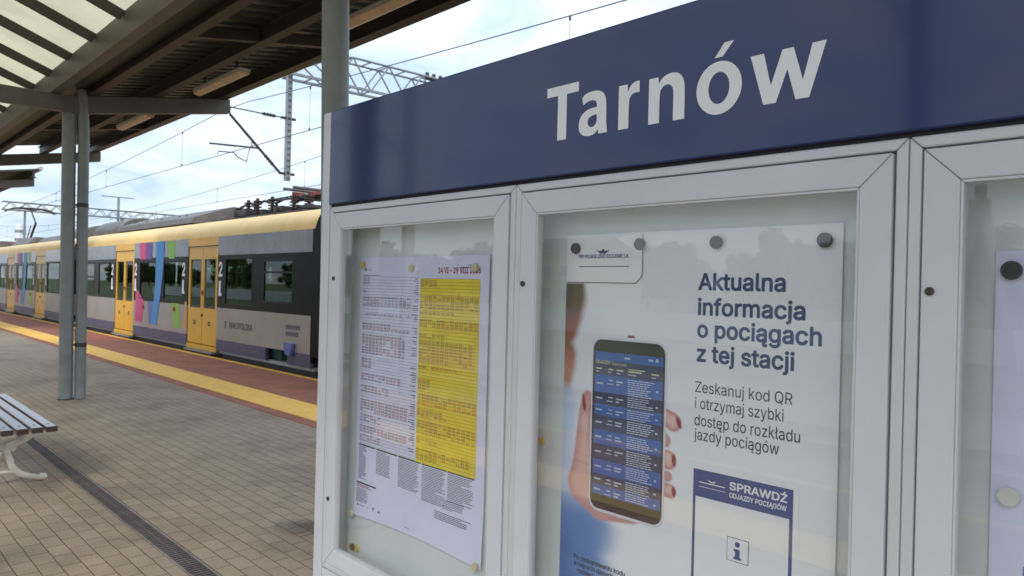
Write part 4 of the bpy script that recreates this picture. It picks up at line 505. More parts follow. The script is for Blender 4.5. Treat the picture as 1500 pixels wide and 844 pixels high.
# ------------------------------------------------------------------ information board
XF = 1.150      # front face of the doors
board = base('information_board', (1.2, .8, 0), 'grey framed triple showcase with a dark blue header panel', 'information board')
b = MB(); b.box(1.152, 2.030, 0, 1.27, 2.078, 1.976); obj('post', b, M['alu'], board, .002)
b = MB(); b.box(1.152, -.475, 0, 1.27, -.443, 1.976); obj('post', b, M['alu'], board, .002)
b = MB(); b.box(1.146, -.441, 1.690, 1.265, 2.0265, 1.976); hdr = obj('header_panel', b, M['blue'], board, .003, 3)
b = MB(); b.box(1.158, -.441, 1.683, 1.26, 2.0285, 1.690); obj('shadow_gap', b, M['gap'], board)
b = MB()
hp = lambda s, t, l: (1.1455 - l, 1.111 - s / 1000, 1.881 - t / 1000)
GL = [
 [[(2, 115), (92, 115), (92, 95), (59.5, 95), (59.5, 0), (34, 0), (34, 95), (2, 95)]],
 [[(101, 80, 1), (114, 86.5, 1), (131, 89, 1), (151, 86, 1), (163, 76, 1), (166.5, 58, 1), (166.5, 21, 1), (169.5, 0), (147, 0), (145.5, 9), (138, 1, 1), (123, -2.5, 1), (105, 1, 1), (95, 11, 1), (93.5, 27, 1), (99, 42, 1), (113, 51.5, 1), (130, 54.5, 1), (142, 54.5), (142, 60, 1), (139, 68, 1), (127, 71, 1), (114, 68, 1), (106, 63.5)],
  [(142, 40), (130, 39, 1), (120, 35, 1), (117.5, 27, 1), (120, 18, 1), (131, 15, 1), (139, 19, 1), (142, 26, 1)]],
 [[(197, 0), (197, 86), (218, 86), (219.5, 71), (225, 82, 1), (235, 88.5, 1), (247, 88.5), (247, 66.5), (236, 67.5, 1), (226, 63, 1), (222, 52, 1), (222, 0)]],
 [[(269, 0), (269, 86), (290, 86), (291.5, 74), (299, 84, 1), (316, 90, 1), (335, 87, 1), (346.5, 73, 1), (348.5, 53, 1), (348.5, 0), (324, 0), (324, 48), (323, 62, 1), (314, 70, 1), (303, 68.5, 1), (295, 61, 1), (293.5, 48, 1), (293.5, 0)]],
 [[(417.5 + 44.5 * math.cos(R(a)), 43.5 + 46.5 * math.sin(R(a))) for a in range(0, 360, 8)], [(417.8 + 20.5 * math.cos(R(a)), 43.5 + 28 * math.sin(R(a))) for a in range(0, 360, 10)]],
 [[(427, 121), (445, 121), (424, 97), (408, 97)]],
 [[(477, 85.5), (501, 85.5), (514.5, 30), (533.5, 85.5), (552.5, 85.5), (569, 30), (583.5, 85.5), (606, 85.5), (580, 0), (557.5, 0), (542.5, 52), (524, 0), (502, 0)]]]
def smooth(pts):
    for _ in range(3):
        o = []; n = len(pts)
        for i, p in enumerate(pts):
            if len(p) < 3: o.append(p); continue
            a, c = pts[i - 1], pts[(i + 1) % n]
            o.append((p[0] * .75 + a[0] * .25, p[1] * .75 + a[1] * .25, 1)); o.append((p[0] * .75 + c[0] * .25, p[1] * .75 + c[1] * .25, 1))
        pts = o
    return [(p[0], p[1]) for p in pts]
for loops in GL:
    c = bpy.data.curves.new('glyph', 'CURVE'); c.dimensions = '2D'; c.fill_mode = 'BOTH'
    for lp in loops:
        P = smooth(lp); sp_ = c.splines.new('POLY'); sp_.points.add(len(P) - 1); sp_.use_cyclic_u = True
        for q, (x, y) in zip(sp_.points, P): q.co = (x, y, 0, 1)
    o = bpy.data.objects.new('glyph', c); COL.objects.link(o)
    me = bpy.data.meshes.new_from_object(o.evaluated_get(bpy.context.evaluated_depsgraph_get()))
    b.add([hp(v.co.x, 116 - v.co.y, 0) for v in me.vertices], [tuple(p.vertices) for p in me.polygons])
    bpy.data.objects.remove(o); bpy.data.curves.remove(c); bpy.data.meshes.remove(me)
obj('lettering', b, M['white'], hdr)
YB = [2.0285, 1.207, .384, -.441]
ZT, ZB = 1.683, .585
def ring(mb, x0, x1, ya, yb, za, zb, w):       # ya > yb, frame with mitred corners, one part per side
    g = .0005
    o = [(ya, za), (yb, za), (yb, zb), (ya, zb)]
    i = [(ya - w, za + w), (yb + w, za + w), (yb + w, zb - w), (ya - w, zb - w)]
    for k in range(4):
        k2 = (k + 1) % 4
        P = [Vector(o[k]), Vector(o[k2]), Vector(i[k2]), Vector(i[k])]
        d = (P[1] - P[0]).normalized() * g
        mb.prism([P[0] + d, P[1] - d, P[2] - d, P[3] + d], 'x', x0, x1)
    return mb
for k in range(3):
    ya, yb = YB[k] - .0006, YB[k + 1] + .0006
    b = MB(); ring(b, 1.1535, 1.232, ya, yb, ZB, ZT, .017); obj('cabinet_frame', b, M['aluedge'], board, .0025, 2)
    b = MB(); b.box(1.226, ya - .017, ZB + .017, 1.230, yb + .017, ZT - .017); obj('back_panel', b, M['back'], board)
    da, db = ya - .0202, yb + .0202; dz0, dz1 = ZB + .0202, ZT - .0202
    b = MB(); b.box(1.172, da - .001, dz0 + .001, 1.176, da - .012, dz1 - .001); b.box(1.172, db + .001, dz0 + .001, 1.176, db + .012, dz1 - .001)
    b.box(1.172, da - .013, dz0 + .001, 1.176, db + .013, dz0 + .012); b.box(1.172, da - .013, dz1 - .012, 1.176, db + .013, dz1 - .001)
    obj('door_seal', b, M['gap'], board)
    b = MB(); ring(b, XF, 1.171, da, db, dz0, dz1, .047); door = obj('door', b, M['alu'], board, .0022, 3)
    b = MB(); ring(b, 1.1525, 1.169, da - .0475, db + .0475, dz0 + .0475, dz1 - .0475, .0035); obj('glazing_bead', b, M['aluedge'], door)
    b = MB(); b.box(1.159, da - .049, dz0 + .049, 1.163, db + .049, dz1 - .049); obj('glass_pane', b, M['glass'], door)
    for lz in ((1.466, .80) if k == 0 else (1.460,)):
        ly = da - .016 if k == 0 else da - .012
        lb = MB(); lb.disc((ly, lz), .0062, 1.1462, XF + .002, 20); lk = obj('lock', lb, M['lockm'], door, .001)
        lb = MB(); lb.box(1.1458, ly - .0008, lz - .004, 1.1461, ly + .0008, lz + .004); obj('keyway', lb, M['gap'], lk)
# lower panels
for k in range(3):
    ya, yb = YB[k] - .0006, YB[k + 1] + .0006
    b = MB(); ring(b, 1.1535, 1.232, ya, yb, .10, ZB - .004, .03); obj('lower_frame', b, M['alu'], board, .002)
    b = MB(); b.box(1.165, ya - .03, .13, 1.170, yb + .03, ZB - .034); obj('infill_panel', b, M['infill'], board)

# ---- timetable (inside the left showcase)
def tt(s, t, l):
    # sheet hangs from magnets: slight belly and a curled lower edge
    u = s / 590.0; v = t / 785.0
    bel = .004 * math.sin(math.pi * min(1, max(0, u))) * v + .010 * max(0, v - .82) * (.5 + .5 * math.cos(5 * u + .8)) / .18 * .6
    drop = 0
    if v > .9: drop = -10 * math.sin(math.pi * u) * (v - .9) / .1
    return (1.2205 - bel - l, 1.955 - s / 1000, 1.535 - (t + drop) / 1000)
tim = base('timetable_poster', (1.2205, 1.66, .75), 'white and yellow timetable sheet pinned in the leftmost showcase', 'timetable')
b = MB(); NX, NY = 40, 48
vs = [tt(590 * i / NX, 4 + 781 * j / NY, 0) for j in range(NY + 1) for i in range(NX + 1)]
b.add(vs, [(j * (NX + 1) + i, j * (NX + 1) + i + 1, (j + 1) * (NX + 1) + i + 1, (j + 1) * (NX + 1) + i) for j in range(NY) for i in range(NX)], True)
obj('paper', b, M['paper'], tim)
LF = .0006
def hrect(mb, s0, t0, s1, t1, lift=LF, seg=60):
    n = max(1, int((s1 - s0) / seg))
    for i in range(n):
        rect(mb, tt, s0 + (s1 - s0) * i / n, t0, s0 + (s1 - s0) * (i + 1) / n, t1, lift)
b = MB()
for i in range(13):
    for j in range(13):
        rect(b, tt, 306.5 + 250 / 13 * i, 65 + 503 / 13 * j, 306.5 + 250 / 13 * (i + 1), 65 + 503 / 13 * (j + 1), LF)
obj('yellow_table', b, M['yellowp'], tim)
rng = random.Random(3)
def times(mbs, s0, t0, cols, rows, cw, rh, pr):
    for c in range(cols):
        ci = rng.random()
        for r in range(rows):
            if rng.random() > pr: continue
            mbx = mbs[0] if rng.random() < .62 else mbs[1]
            s = s0 + c * cw; t = t0 + r * rh
            for d in range(4):
                dx = s + d * 3.2 + (1.3 if d > 1 else 0)
                hh = rh * .68
                if rng.random() < .55:
                    rect(mbx, tt, dx, t, dx + 1.15, t + hh, LF + .0004)
                    rect(mbx, tt, dx + .9, t, dx + 2.0, t + .9, LF + .0004)
                    rect(mbx, tt, dx + .9, t + hh - .9, dx + 2.0, t + hh, LF + .0004)
                else:
                    rect(mbx, tt, dx + .5, t, dx + 1.8, t + hh, LF + .0004)
red, blk, red2, blk2 = MB(), MB(), MB(), MB()
lines = MB()
t = 62
while t < 566:
    hrect(lines, 18, t, 300, t + .55); hrect(lines, 307, t + 3, 556, t + 3.6, LF + .0003); t += 8.8
for (ta, tb, ca, cb) in [(64, 92, 0, 2), (104, 112, 0, 1), (121, 158, 0, 13), (171, 186, 0, 13), (200, 220, 0, 8), (214, 228, 0, 13), (234, 296, 0, 12), (306, 340, 0, 3), (352, 378, 0, 11), (388, 418, 0, 8), (430, 470, 0, 13), (476, 500, 0, 6), (508, 532, 0, 13), (536, 562, 0, 6)]:
    times((red, blk), 20, ta, cb - ca, int((tb - ta) / 7.6), 19, 7.6, .9)
for (ta, tb, cb) in [(68, 96, 4), (112, 150, 13), (156, 164, 8), (176, 206, 13), (216, 236, 6), (234, 296, 12), (304, 316, 9), (340, 372, 3), (380, 412, 13), (420, 444, 7), (452, 492, 13), (500, 520, 5), (528, 552, 12), (552, 564, 5)]:
    times((red2, blk2), 310, ta, cb, int((tb - ta) / 7.6), 19, 7.6, .85)
for (ta, tb, sa, sb) in [(110, 150, 330, 556), (176, 206, 400, 556), (236, 298, 320, 545), (380, 412, 330, 556)]:
    pat = MB()
    for i in range(8): rect(pat, tt, sa + (sb - sa) * i / 8, ta, sa + (sb - sa) * (i + 1) / 8, tb, LF + .0002)
    obj('deep_yellow_band', pat, M['yellowd'], tim)
t = 66
while t < 566:                                      # station names between the tables
    if rng.random() < .55:
        w = rng.uniform(10, 30); s = 298 - w
        while s < 298:
            w2 = rng.uniform(1.5, 4); rect(blk, tt, s, t, min(298, s + w2), t + rng.choice((2.0, 2.6)), LF + .0004); s += w2 + 1.0
    t += 6.2
obj('rule_lines', lines, M['ruleink'], tim)
obj('red_times', red, M['pinkink'], tim)
obj('black_times', blk, M['ruleink'], tim)
obj('red_times', red2, M['redink'], tim)
obj('black_times', blk2, M['ink'], tim)
small = MB()
def para(mb, s0, t0, s1, t1, lh=4.3, h=2.0, fill=.8):
    t = t0
    while t < t1:
        s = s0; e_ = s0 + (s1 - s0) * rng.uniform(.45, 1.0) if rng.random() > fill else s0 + (s1 - s0) * rng.uniform(.85, 1)
        while s < e_:
            w = rng.uniform(2, 9); rect(mb, tt, s, t, min(e_, s + w), t + h, LF); s += w + 1.3
        t += lh
for (a_, e_, z_) in [(18, 60, 672), (113, 190, 640), (226, 325, 655), (338, 440, 668), (449, 550, 645)]:
    para(small, a_, 574, e_, z_)
para(small, 430, 645, 520, 668); para(small, 397, 680, 548, 700, 4.6, 2.4); para(small, 12, 700, 80, 742)
para(small, 265, 765, 292, 768); para(small, 30, 750, 62, 752); para(small, 75, 750, 98, 752); para(small, 48, 41, 64, 44); para(small, 18, 57, 120, 59)
obj('small_print', small, M['greyink'], tim)
for a_, e_, t_ in ((17, 107, 566.5), (112, 220, 566.5), (225, 331, 566.5), (337, 444, 566.5), (448, 553, 566.5), (10, 116, 681)):
    bars = MB(); hrect(bars, a_, t_, e_, t_ + 4.5); obj('heading_bar', bars, M['ink'], tim)
bars = MB(); rect(bars, tt, 24, 36, 34, 44, LF); obj('small_emblem', bars, M['ink'], tim)
bars = MB(); rect(bars, tt, 20, 747, 26, 753, LF); obj('small_emblem', bars, M['ink'], tim)
b = MB(); ftext(b, '14 VI – 29 VIII 2026', tt, 384, 50, 15, 174, True, LF);
obj('date_lettering', b, M['redink'], tim)
b = MB(); para(b, 12, 688, 95, 698, 5, 2.6); obj('red_print', b, M['redink'], tim)
b = MB(); polyp(b, tt, [(104, 744), (108, 744), (108, 746), (112, 746), (112, 749), (108, 749), (108, 756), (104, 756), (104, 749), (100, 749), (100, 746), (104, 746)], LF); obj('red_emblem', b, M['redink'], tim)
b = MB(); para(b, 476, 34, 540, 37, 5, 2.4); para(b, 507, 28, 526, 30, 5, 2.2);
obj('blue_print', b, M['sqblue'], tim)
b = MB(); polyp(b, tt, [(126, 756), (146, 756), (136, 748)], LF); obj('blue_emblem', b, M['sqblue'], tim)

# ---- middle poster: the printed photograph is a grid of dots with its own colours
PW, PH = 606, 850
def pp(s, t, l): return (1.2215 - l, 1.109 - s / 1000, 1.570 - t / 1000)
def sst(a, c, x):
    x = min(1, max(0, (x - a) / (c - a))); return x * x * (3 - 2 * x)
def mixc(a, c, k): return tuple(a[i] + (c[i] - a[i]) * k for i in range(3))
def pl(tab, x):
    if x <= tab[0][0]: return tab[0][1]
    for (x0, y0), (x1, y1) in zip(tab, tab[1:]):
        if x <= x1: return y0 + (y1 - y0) * (x - x0) / (x1 - x0)
    return tab[-1][1]
def cap_d(s, t, a, c):
    ax, ay, ar = a; cx, cy, c_r = c
    dx, dy = cx - ax, cy - ay; q = max(0, min(1, ((s - ax) * dx + (t - ay) * dy) / (dx * dx + dy * dy)))
    return math.hypot(s - ax - dx * q, t - ay - dy * q) - (ar + (c_r - ar) * q)
HAIR = [(95, 50), (146, 54), (184, 49), (205, 38), (237, 22), (262, 34), (290, 32), (315, 22), (345, 10), (380, 0)]
BLUE = [(330, 18), (400, 26), (470, 26), (520, 22), (560, 40), (590, 110), (615, 150), (645, 150), (680, 124), (712, 150), (760, 175), (850, 190)]
PALM = [((70, 350, 13), (64, 385, 17)), ((64, 385, 17), (66, 425, 24)), ((66, 425, 24), (68, 490, 34)), ((68, 490, 34), (66, 538, 46)), ((66, 538, 46), (112, 565, 40)), ((112, 565, 40), (190, 560, 34))]
FING = [((236, 352, 15), (289, 373, 17.5)), ((236, 444, 17), (279, 448, 18)), ((236, 502, 13), (285, 508, 13.5)), ((240, 404, 12), (270, 411, 13)), ((240, 480, 8), (278, 480, 10))]
NAILS = [(60, 364, 5, 19, -.15), (301, 372, 5, 12, -.45), (292, 446, 5.5, 13, -.1), (293, 507, 5, 10, -.1), (182, 214, 10, 3, 0)]
def art(s, t):
    w = noise.noise(Vector((s * .02, t * .02, 3))) * 6
    c = (.86, .88, .90)
    if t > 105:
        k = 1 - sst(60, 150, s); c = mixc(c, (.70, .76, .86), .55 * k * sst(150, 230, t))
        e_ = pl(HAIR, t) + w; k = (1 - sst(e_ - 10, e_ + 12, s)) * (1 - sst(318, 385, t))
        hc = mixc((.045, .030, .028), (.30, .075, .04), sst(140, 200, t)); hc = mixc(hc, (.52, .20, .12), sst(225, 300, t))
        hc = mixc(hc, (hc[0] * 1.5, hc[1] * 1.2, hc[2] * 1.1), sst(20, 55, s) * (1 - sst(190, 230, t)))
        c = mixc(c, hc, k * sst(103, 107, t))
    if t > 320:
        e_ = pl(BLUE, t) + w * 1.6; so = 26 + 12 * sst(560, 620, t)
        k = (1 - sst(e_ - so, e_ + so, s))
        bc = mixc((.50, .64, .84), (.085, .21, .52), sst(540, 620, t) * (1 - .5 * sst(60, 190, s)))
        bc = mixc(bc, (.05, .13, .36), sst(600, 700, t) * (1 - sst(10, 60, s)) * .6)
        c = mixc(c, bc, k * sst(318, 350, t))
    dmin = min(cap_d(s, t, a, q) for a, q in PALM)
    if dmin < 3:
        sh = sst(-26, 0, dmin); sk = mixc((.78, .52, .46), (.64, .32, .29), sh)
        sk = mixc(sk, (.58, .27, .25), .5 * sst(400, 432, t) * (1 - sst(432, 450, t)) + .6 * sst(560, 600, t))
        for cy, ca_ in ((432, .5), (438, .35), (494, .4), (476, .25)):          # creases of the thumb
            sk = mixc(sk, (.46, .20, .19), ca_ * math.exp(-((t - cy - (s - 60) * .12 - w * .3) / 2.0) ** 2))
        sk = mixc(sk, (.86, .66, .60), .45 * math.exp(-((s - 62) / 8) ** 2) * sst(380, 400, t) * (1 - sst(470, 520, t)))
        m_ = noise.noise(Vector((s * .09, t * .06, 9))) * .5; sk = mixc(sk, (.62, .32, .30), .25 + .25 * m_)
        c = mixc(c, sk, 1 - sst(-1.5, 3, dmin))
    for i, (a, q) in enumerate(FING):
        d = cap_d(s, t, a, q)
        if d < 2 and s > 225:
            sh = sst(-13, 0, d); sk = mixc((.82, .56, .50), (.60, .25, .24), sh); sk = mixc(sk, (.50, .20, .20), .55 * (1 - sst(262, 280, s)))
            sk = mixc(sk, (.90, .72, .67), .5 * (1 - sst(2, 9, math.hypot(s - q[0], t - q[1] + 6))))
            if i > 2: sk = mixc(sk, (.58, .30, .28), .6)
            c = mixc(c, sk, 1 - sst(-1, 2, d))
    for (ns_, nt_, ra, rb, an) in NAILS:
        dx, dy = s - ns_, t - nt_; x = dx * math.cos(an) + dy * math.sin(an); y = -dx * math.sin(an) + dy * math.cos(an)
        d = math.hypot(x / ra, y / rb)
        if d < 1.2: c = mixc(c, (.30, .03, .04), 1 - sst(.8, 1.15, d))
    return c
poster = base('station_poster', (1.2215, .806, .72), 'white poster of a hand holding a phone in the middle showcase', 'poster')
NX, NY = 242, 340
vs = []; cols = []
for j in range(NY + 1):
    for i in range(NX + 1):
        s, t = PW * i / NX, PH * j / NY
        vs.append(pp(s, t, 0)); cols.append(art(s, t) if s < 330 else (.86, .88, .90))
b = MB(); b.add(vs, [(j * (NX + 1) + i, j * (NX + 1) + i + 1, (j + 1) * (NX + 1) + i + 1, (j + 1) * (NX + 1) + i) for j in range(NY) for i in range(NX)])
pm = mat('printed_photograph', (.8, .8, .8), .42)
va = pm.node_tree.nodes.new('ShaderNodeVertexColor'); va.layer_name = 'print'
pm.node_tree.links.new(va.outputs[0], pm.node_tree.nodes['Principled BSDF'].inputs['Base Color'])
po = obj('paper', b, pm, poster)
ca = po.data.color_attributes.new('print', 'FLOAT_COLOR', 'POINT')
ca.data.foreach_set('color', [x for c in cols for x in (*c, 1)])
def rrect(s0, t0, s1, t1, r, n=6):
    P = []
    for (cx, cy, a0) in ((s1 - r, t0 + r, -90), (s1 - r, t1 - r, 0), (s0 + r, t1 - r, 90), (s0 + r, t0 + r, 180)):
        for k in range(n + 1):
            a = R(a0 + 90 * k / n); P.append((cx + r * math.cos(a), cy + r * math.sin(a)))
    return P
ph = base_ph = None
b = MB(); polyp(b, pp, rrect(80, 220, 272, 588, 26), .0006); phone = obj('printed_phone', b, M['phonecase'], poster)
b = MB(); polyp(b, pp, rrect(84, 224, 267, 582, 22), .0010); obj('phone_bezel', b, M['phoneblk'], phone)
rows = [(250, 268, 1), (268, 299, 0), (299, 335, 1), (335, 361, 0), (361, 384, 1), (384, 415, 0), (415, 445, 1), (445, 478, 0), (478, 508, 1), (508, 531, 0), (531, 552, 1)]
bl, dk, tx0, ye = MB(), MB(), MB(), MB()
tx = tx0
for (a_, e_, k) in rows:
    tx = MB()
    rect(bl if k else dk, pp, 90, a_, 263, e_, .0014)
    if a_ > 290:
        tx_ = tx
        rect(tx, pp, 95, (a_ + e_) / 2 - 2, 112, (a_ + e_) / 2 + 1.5, .0018)
        rect(tx, pp, 128, a_ + 8, 139, a_ + 10.5, .0018); rect(tx, pp, 124, a_ + 16, 140, a_ + 18, .0018)
        rect(tx, pp, 148, a_ + 9, 148 + rng.uniform(12, 22), a_ + 12, .0018); rect(tx, pp, 148, a_ + 15, 148 + rng.uniform(8, 20), a_ + 18, .0018)
        t = a_ + 3
        while t < e_ - 2:
            s = 178; w_ = rng.uniform(44, 60)
            while s < 178 + w_:
                q = rng.uniform(5, 12); rect(tx, pp, s, t, s + q, t + 2.0, .0018); s += q + 1.5
            t += 4.4
        rect(tx, pp, 248, (a_ + e_) / 2, 253, (a_ + e_) / 2 + 4, .0018)
        obj('row_text', tx, M['phtext'], phone)
tx = tx0
ftext(ye, 'ODJAZDY', pp, 92, 275, 6.8, 40, True, .0018); ftext(ye, 'Departures', pp, 135, 276, 6.8, 38, False, .0018)
for s_, w_ in ((93, 16), (126, 13), (148, 18), (178, 34), (236, 18)): rect(ye, pp, s_, 284, s_ + w_, 287, .0018); rect(tx, pp, s_, 291, s_ + w_ * .6, 293, .0018)
rect(ye, pp, 178, 280, 220, 282, .0018); rect(tx, pp, 168, 257, 182, 261, .0018); rect(tx, pp, 228, 256, 240, 260, .0018); polyp(tx, pp, rrect(245, 254, 252, 261, 3), .0018)
obj('screen_blue_rows', bl, M['phonebl'], phone); obj('screen_dark_rows', dk, M['phonedk'], phone)

for f_ in tx0.f:
    b = MB(); b.add([tx0.v[i] for i in f_], [tuple(range(len(f_)))]); obj('status_mark', b, M['phtext'], phone)
obj('screen_heading', ye, M['phyel'], phone)
# white tab with the railway emblem
b = MB(); polyp(b, pp, [(3, 4), (206, 4), (206, 88), (191, 103), (3, 103)], .0022); b.v = b.v; tab = obj('white_tab', b, M['posterw'], poster)
sd_ = MB(); polyp(sd_, pp, [(3, 103.2), (191, 103.2), (206.2, 88), (206.2, 5), (207.4, 5), (207.4, 88.6), (191.6, 104.8), (3, 104.8)], .0021); obj('tab_edge', sd_, M['greyink'], tab)
b = MB()
ftext(b, 'PKP POLSKIE LINIE KOLEJOWE S.A.', pp, 37, 51.5, 7.4, 136, True, .0026)
polyp(b, pp, rrect(100, 33, 109, 42, 4.4), .0026)
for sg in (-1, 1):
    for k in range(3):
        polyp(b, pp, [(104.5 + sg * 3, 37 + k * 2.2), (104.5 + sg * (18 - 4 * k), 35 + k * 2.6), (104.5 + sg * (16 - 4 * k), 37 + k * 2.6), (104.5 + sg * 4, 39 + k * 2.2)], .0027 + k * .00005)
s = 38
while s < 173:
    q = rng.uniform(4, 12); rect(b, pp, s, 68.5, min(174, s + q), 70.6, .0026); s += q + 1.5
obj('emblem_lettering', b, M['navy'], tab)
# headline, text
b = MB()
for i, (w_, t_, wd) in enumerate((('Aktualna', 114, 173), ('informacja', 161.5, 209), ('o pociągach', 203.5, 238), ('z tej stacji', 249, 192))):
    ftext(b, w_, pp, 337, t_, 30, wd, True, .0006)
obj('headline_lettering', b, M['navy'], poster)
b = MB()
for w_, t_, wd in (('Zeskanuj kod QR', 308, 191), ('i otrzymaj szybki', 338.5, 176), ('dostęp do rozkładu', 370.5, 206), ('jazdy pociągów', 397.5, 169)):
    ftext(b, w_, pp, 336, t_, 20.5, wd, False, .0006)
obj('body_lettering', b, M['ink'], poster)
b = MB()
for w_, t_, s0, cp in (('Po zeskanowaniu kodu', 705, 42, 9.5), ('kolejnych danych', 719, 44, 9.5), ('rozkład', 733, 52, 9.5)): ftext(b, w_, pp, s0, t_, cp, None, True, .0006)
obj('footer_lettering', b, M['ink'], poster)
# departures card (its square code is left out)
b = MB(); rect(b, pp, 328, 443, 543, 745, .0007); crd = obj('card_border', b, M['posterw'], poster)
b = MB(); rect(b, pp, 337, 452, 533, 740, .0011); obj('card_panel', b, M['cardblue'], crd)
b = MB(); rect(b, pp, 343, 503, 527, 734, .0015)
ftext(b, 'SPRAWDŹ', pp, 413, 476, 13.5, 110, True, .0015); ftext(b, 'ODJAZDY POCIĄGÓW', pp, 413, 490.5, 8.4, 109, True, .0015)
rect(b, pp, 350, 474.5, 404, 476.3, .0015); rect(b, pp, 350, 483, 405, 484, .0015); polyp(b, pp, [(368, 468), (377, 471), (386, 468), (381, 472.5), (373, 472.5)], .0015)
obj('card_print', b, M['posterw'], crd)
b = MB(); rect(b, pp, 411, 561, 454, 604, .0019); obj('sign_border', b, M['cardblue'], crd)
b = MB(); rect(b, pp, 412.2, 562.2, 452.8, 602.8, .0022); obj('sign_field', b, M['posterw'], crd)
b = MB(); polyp(b, pp, rrect(427, 567, 437, 577, 4.9), .0026)
polyp(b, pp, [(425, 580.5), (437, 580.5), (437, 594.5), (440, 594.5), (440, 599), (424.5, 599), (424.5, 594.5), (428, 594.5), (428, 585), (425, 585)], .0026)
obj('sign_symbol', b, M['cardblue'], crd)

# ---- right poster
def rp(s, t, l): return (1.2215 - l, .288 - s / 1000, 1.520 - t / 1000)
rpost = base('notice_sheet', (1.2215, 0, .72), 'plain lavender paper sheet with a blue block in the rightmost showcase', 'notice')
b = MB(); rect(b, rp, 0, 0, 600, 800); obj('paper', b, M['paper'], rpost)
b = MB()
t = 372
for k in range(9):
    s = 44
    while s < 480:
        q = rng.uniform(5, 18); rect(b, rp, s, t, s + q, t + 2.6, .0005); s += q + 3
    t += 6.5
obj('small_print', b, M['greyink'], rpost)
b = MB(); rect(b, rp, 41, 437, 520, 640, .0005); obj('blue_block', b, M['sqblue'], rpost)

# ---- magnets
def magnet(y, z, r, m, label, grp, tilt=0, x=1.2185):
    b = MB(); b.disc((y, z), r, x - .007, x)
    o = obj('round_magnet', b, m, None, .0012, 2, loc=(x, y, z)); tag(o, label, 'magnet', grp); return o
G1, G2 = 'magnets holding the phone poster', 'magnets holding the timetable'
magnet(1.079, 1.540, .0118, M['magblk'], 'black magnet on the left end of the white emblem tab', G1)
magnet(.907, 1.545, .0122, M['maggrey'], 'dark grey magnet at the right corner of the white emblem tab', G1)
magnet(.733, 1.544, .0122, M['maggrey'], 'dark grey magnet alone above the word Aktualna', G1)
magnet(.531, 1.542, .0126, M['maggrey'], 'dark grey magnet at the upper right corner of the phone poster', G1)
magnet(1.174, 1.102, .0095, M['magyel'], 'yellow magnet on the bare back panel left of the phone poster', G1, x=1.2255)
magnet(.268, 1.492, .0132, M['magblk'], 'black magnet at the top of the lavender notice sheet', 'magnets on the notice sheet')
magnet(.265, 1.177, .0135, M['magwhite'], 'white magnet on the left side of the lavender notice sheet', 'magnets on the notice sheet')
magnet(1.938, 1.509, .0105, M['magyel'], 'ochre magnet at the upper left corner of the timetable', G2)
magnet(1.688, 1.498, .0105, M['magcream'], 'cream magnet at the middle of the timetable top', G2)
magnet(1.415, 1.499, .0105, M['magcream'], 'cream magnet over the year at the upper right of the timetable', G2)
magnet(1.962, .752, .0105, M['magcream'], 'cream magnet at the lower left corner of the timetable', G2, x=1.2145)
magnet(1.381, .756, .0105, M['magcream'], 'cream magnet at the lower right corner of the timetable', G2, x=1.2120)
magnet(1.972, .645, .0100, M['magyel'], 'left of two ochre magnets below the timetable corner', G2, x=1.2255)
magnet(1.957, .648, .0098, M['magbrown'], 'dark brown magnet between two ochre ones below the timetable', G2, x=1.2200)
magnet(1.942, .647, .0100, M['magyel'], 'right of two ochre magnets below the timetable corner', G2, x=1.2255)

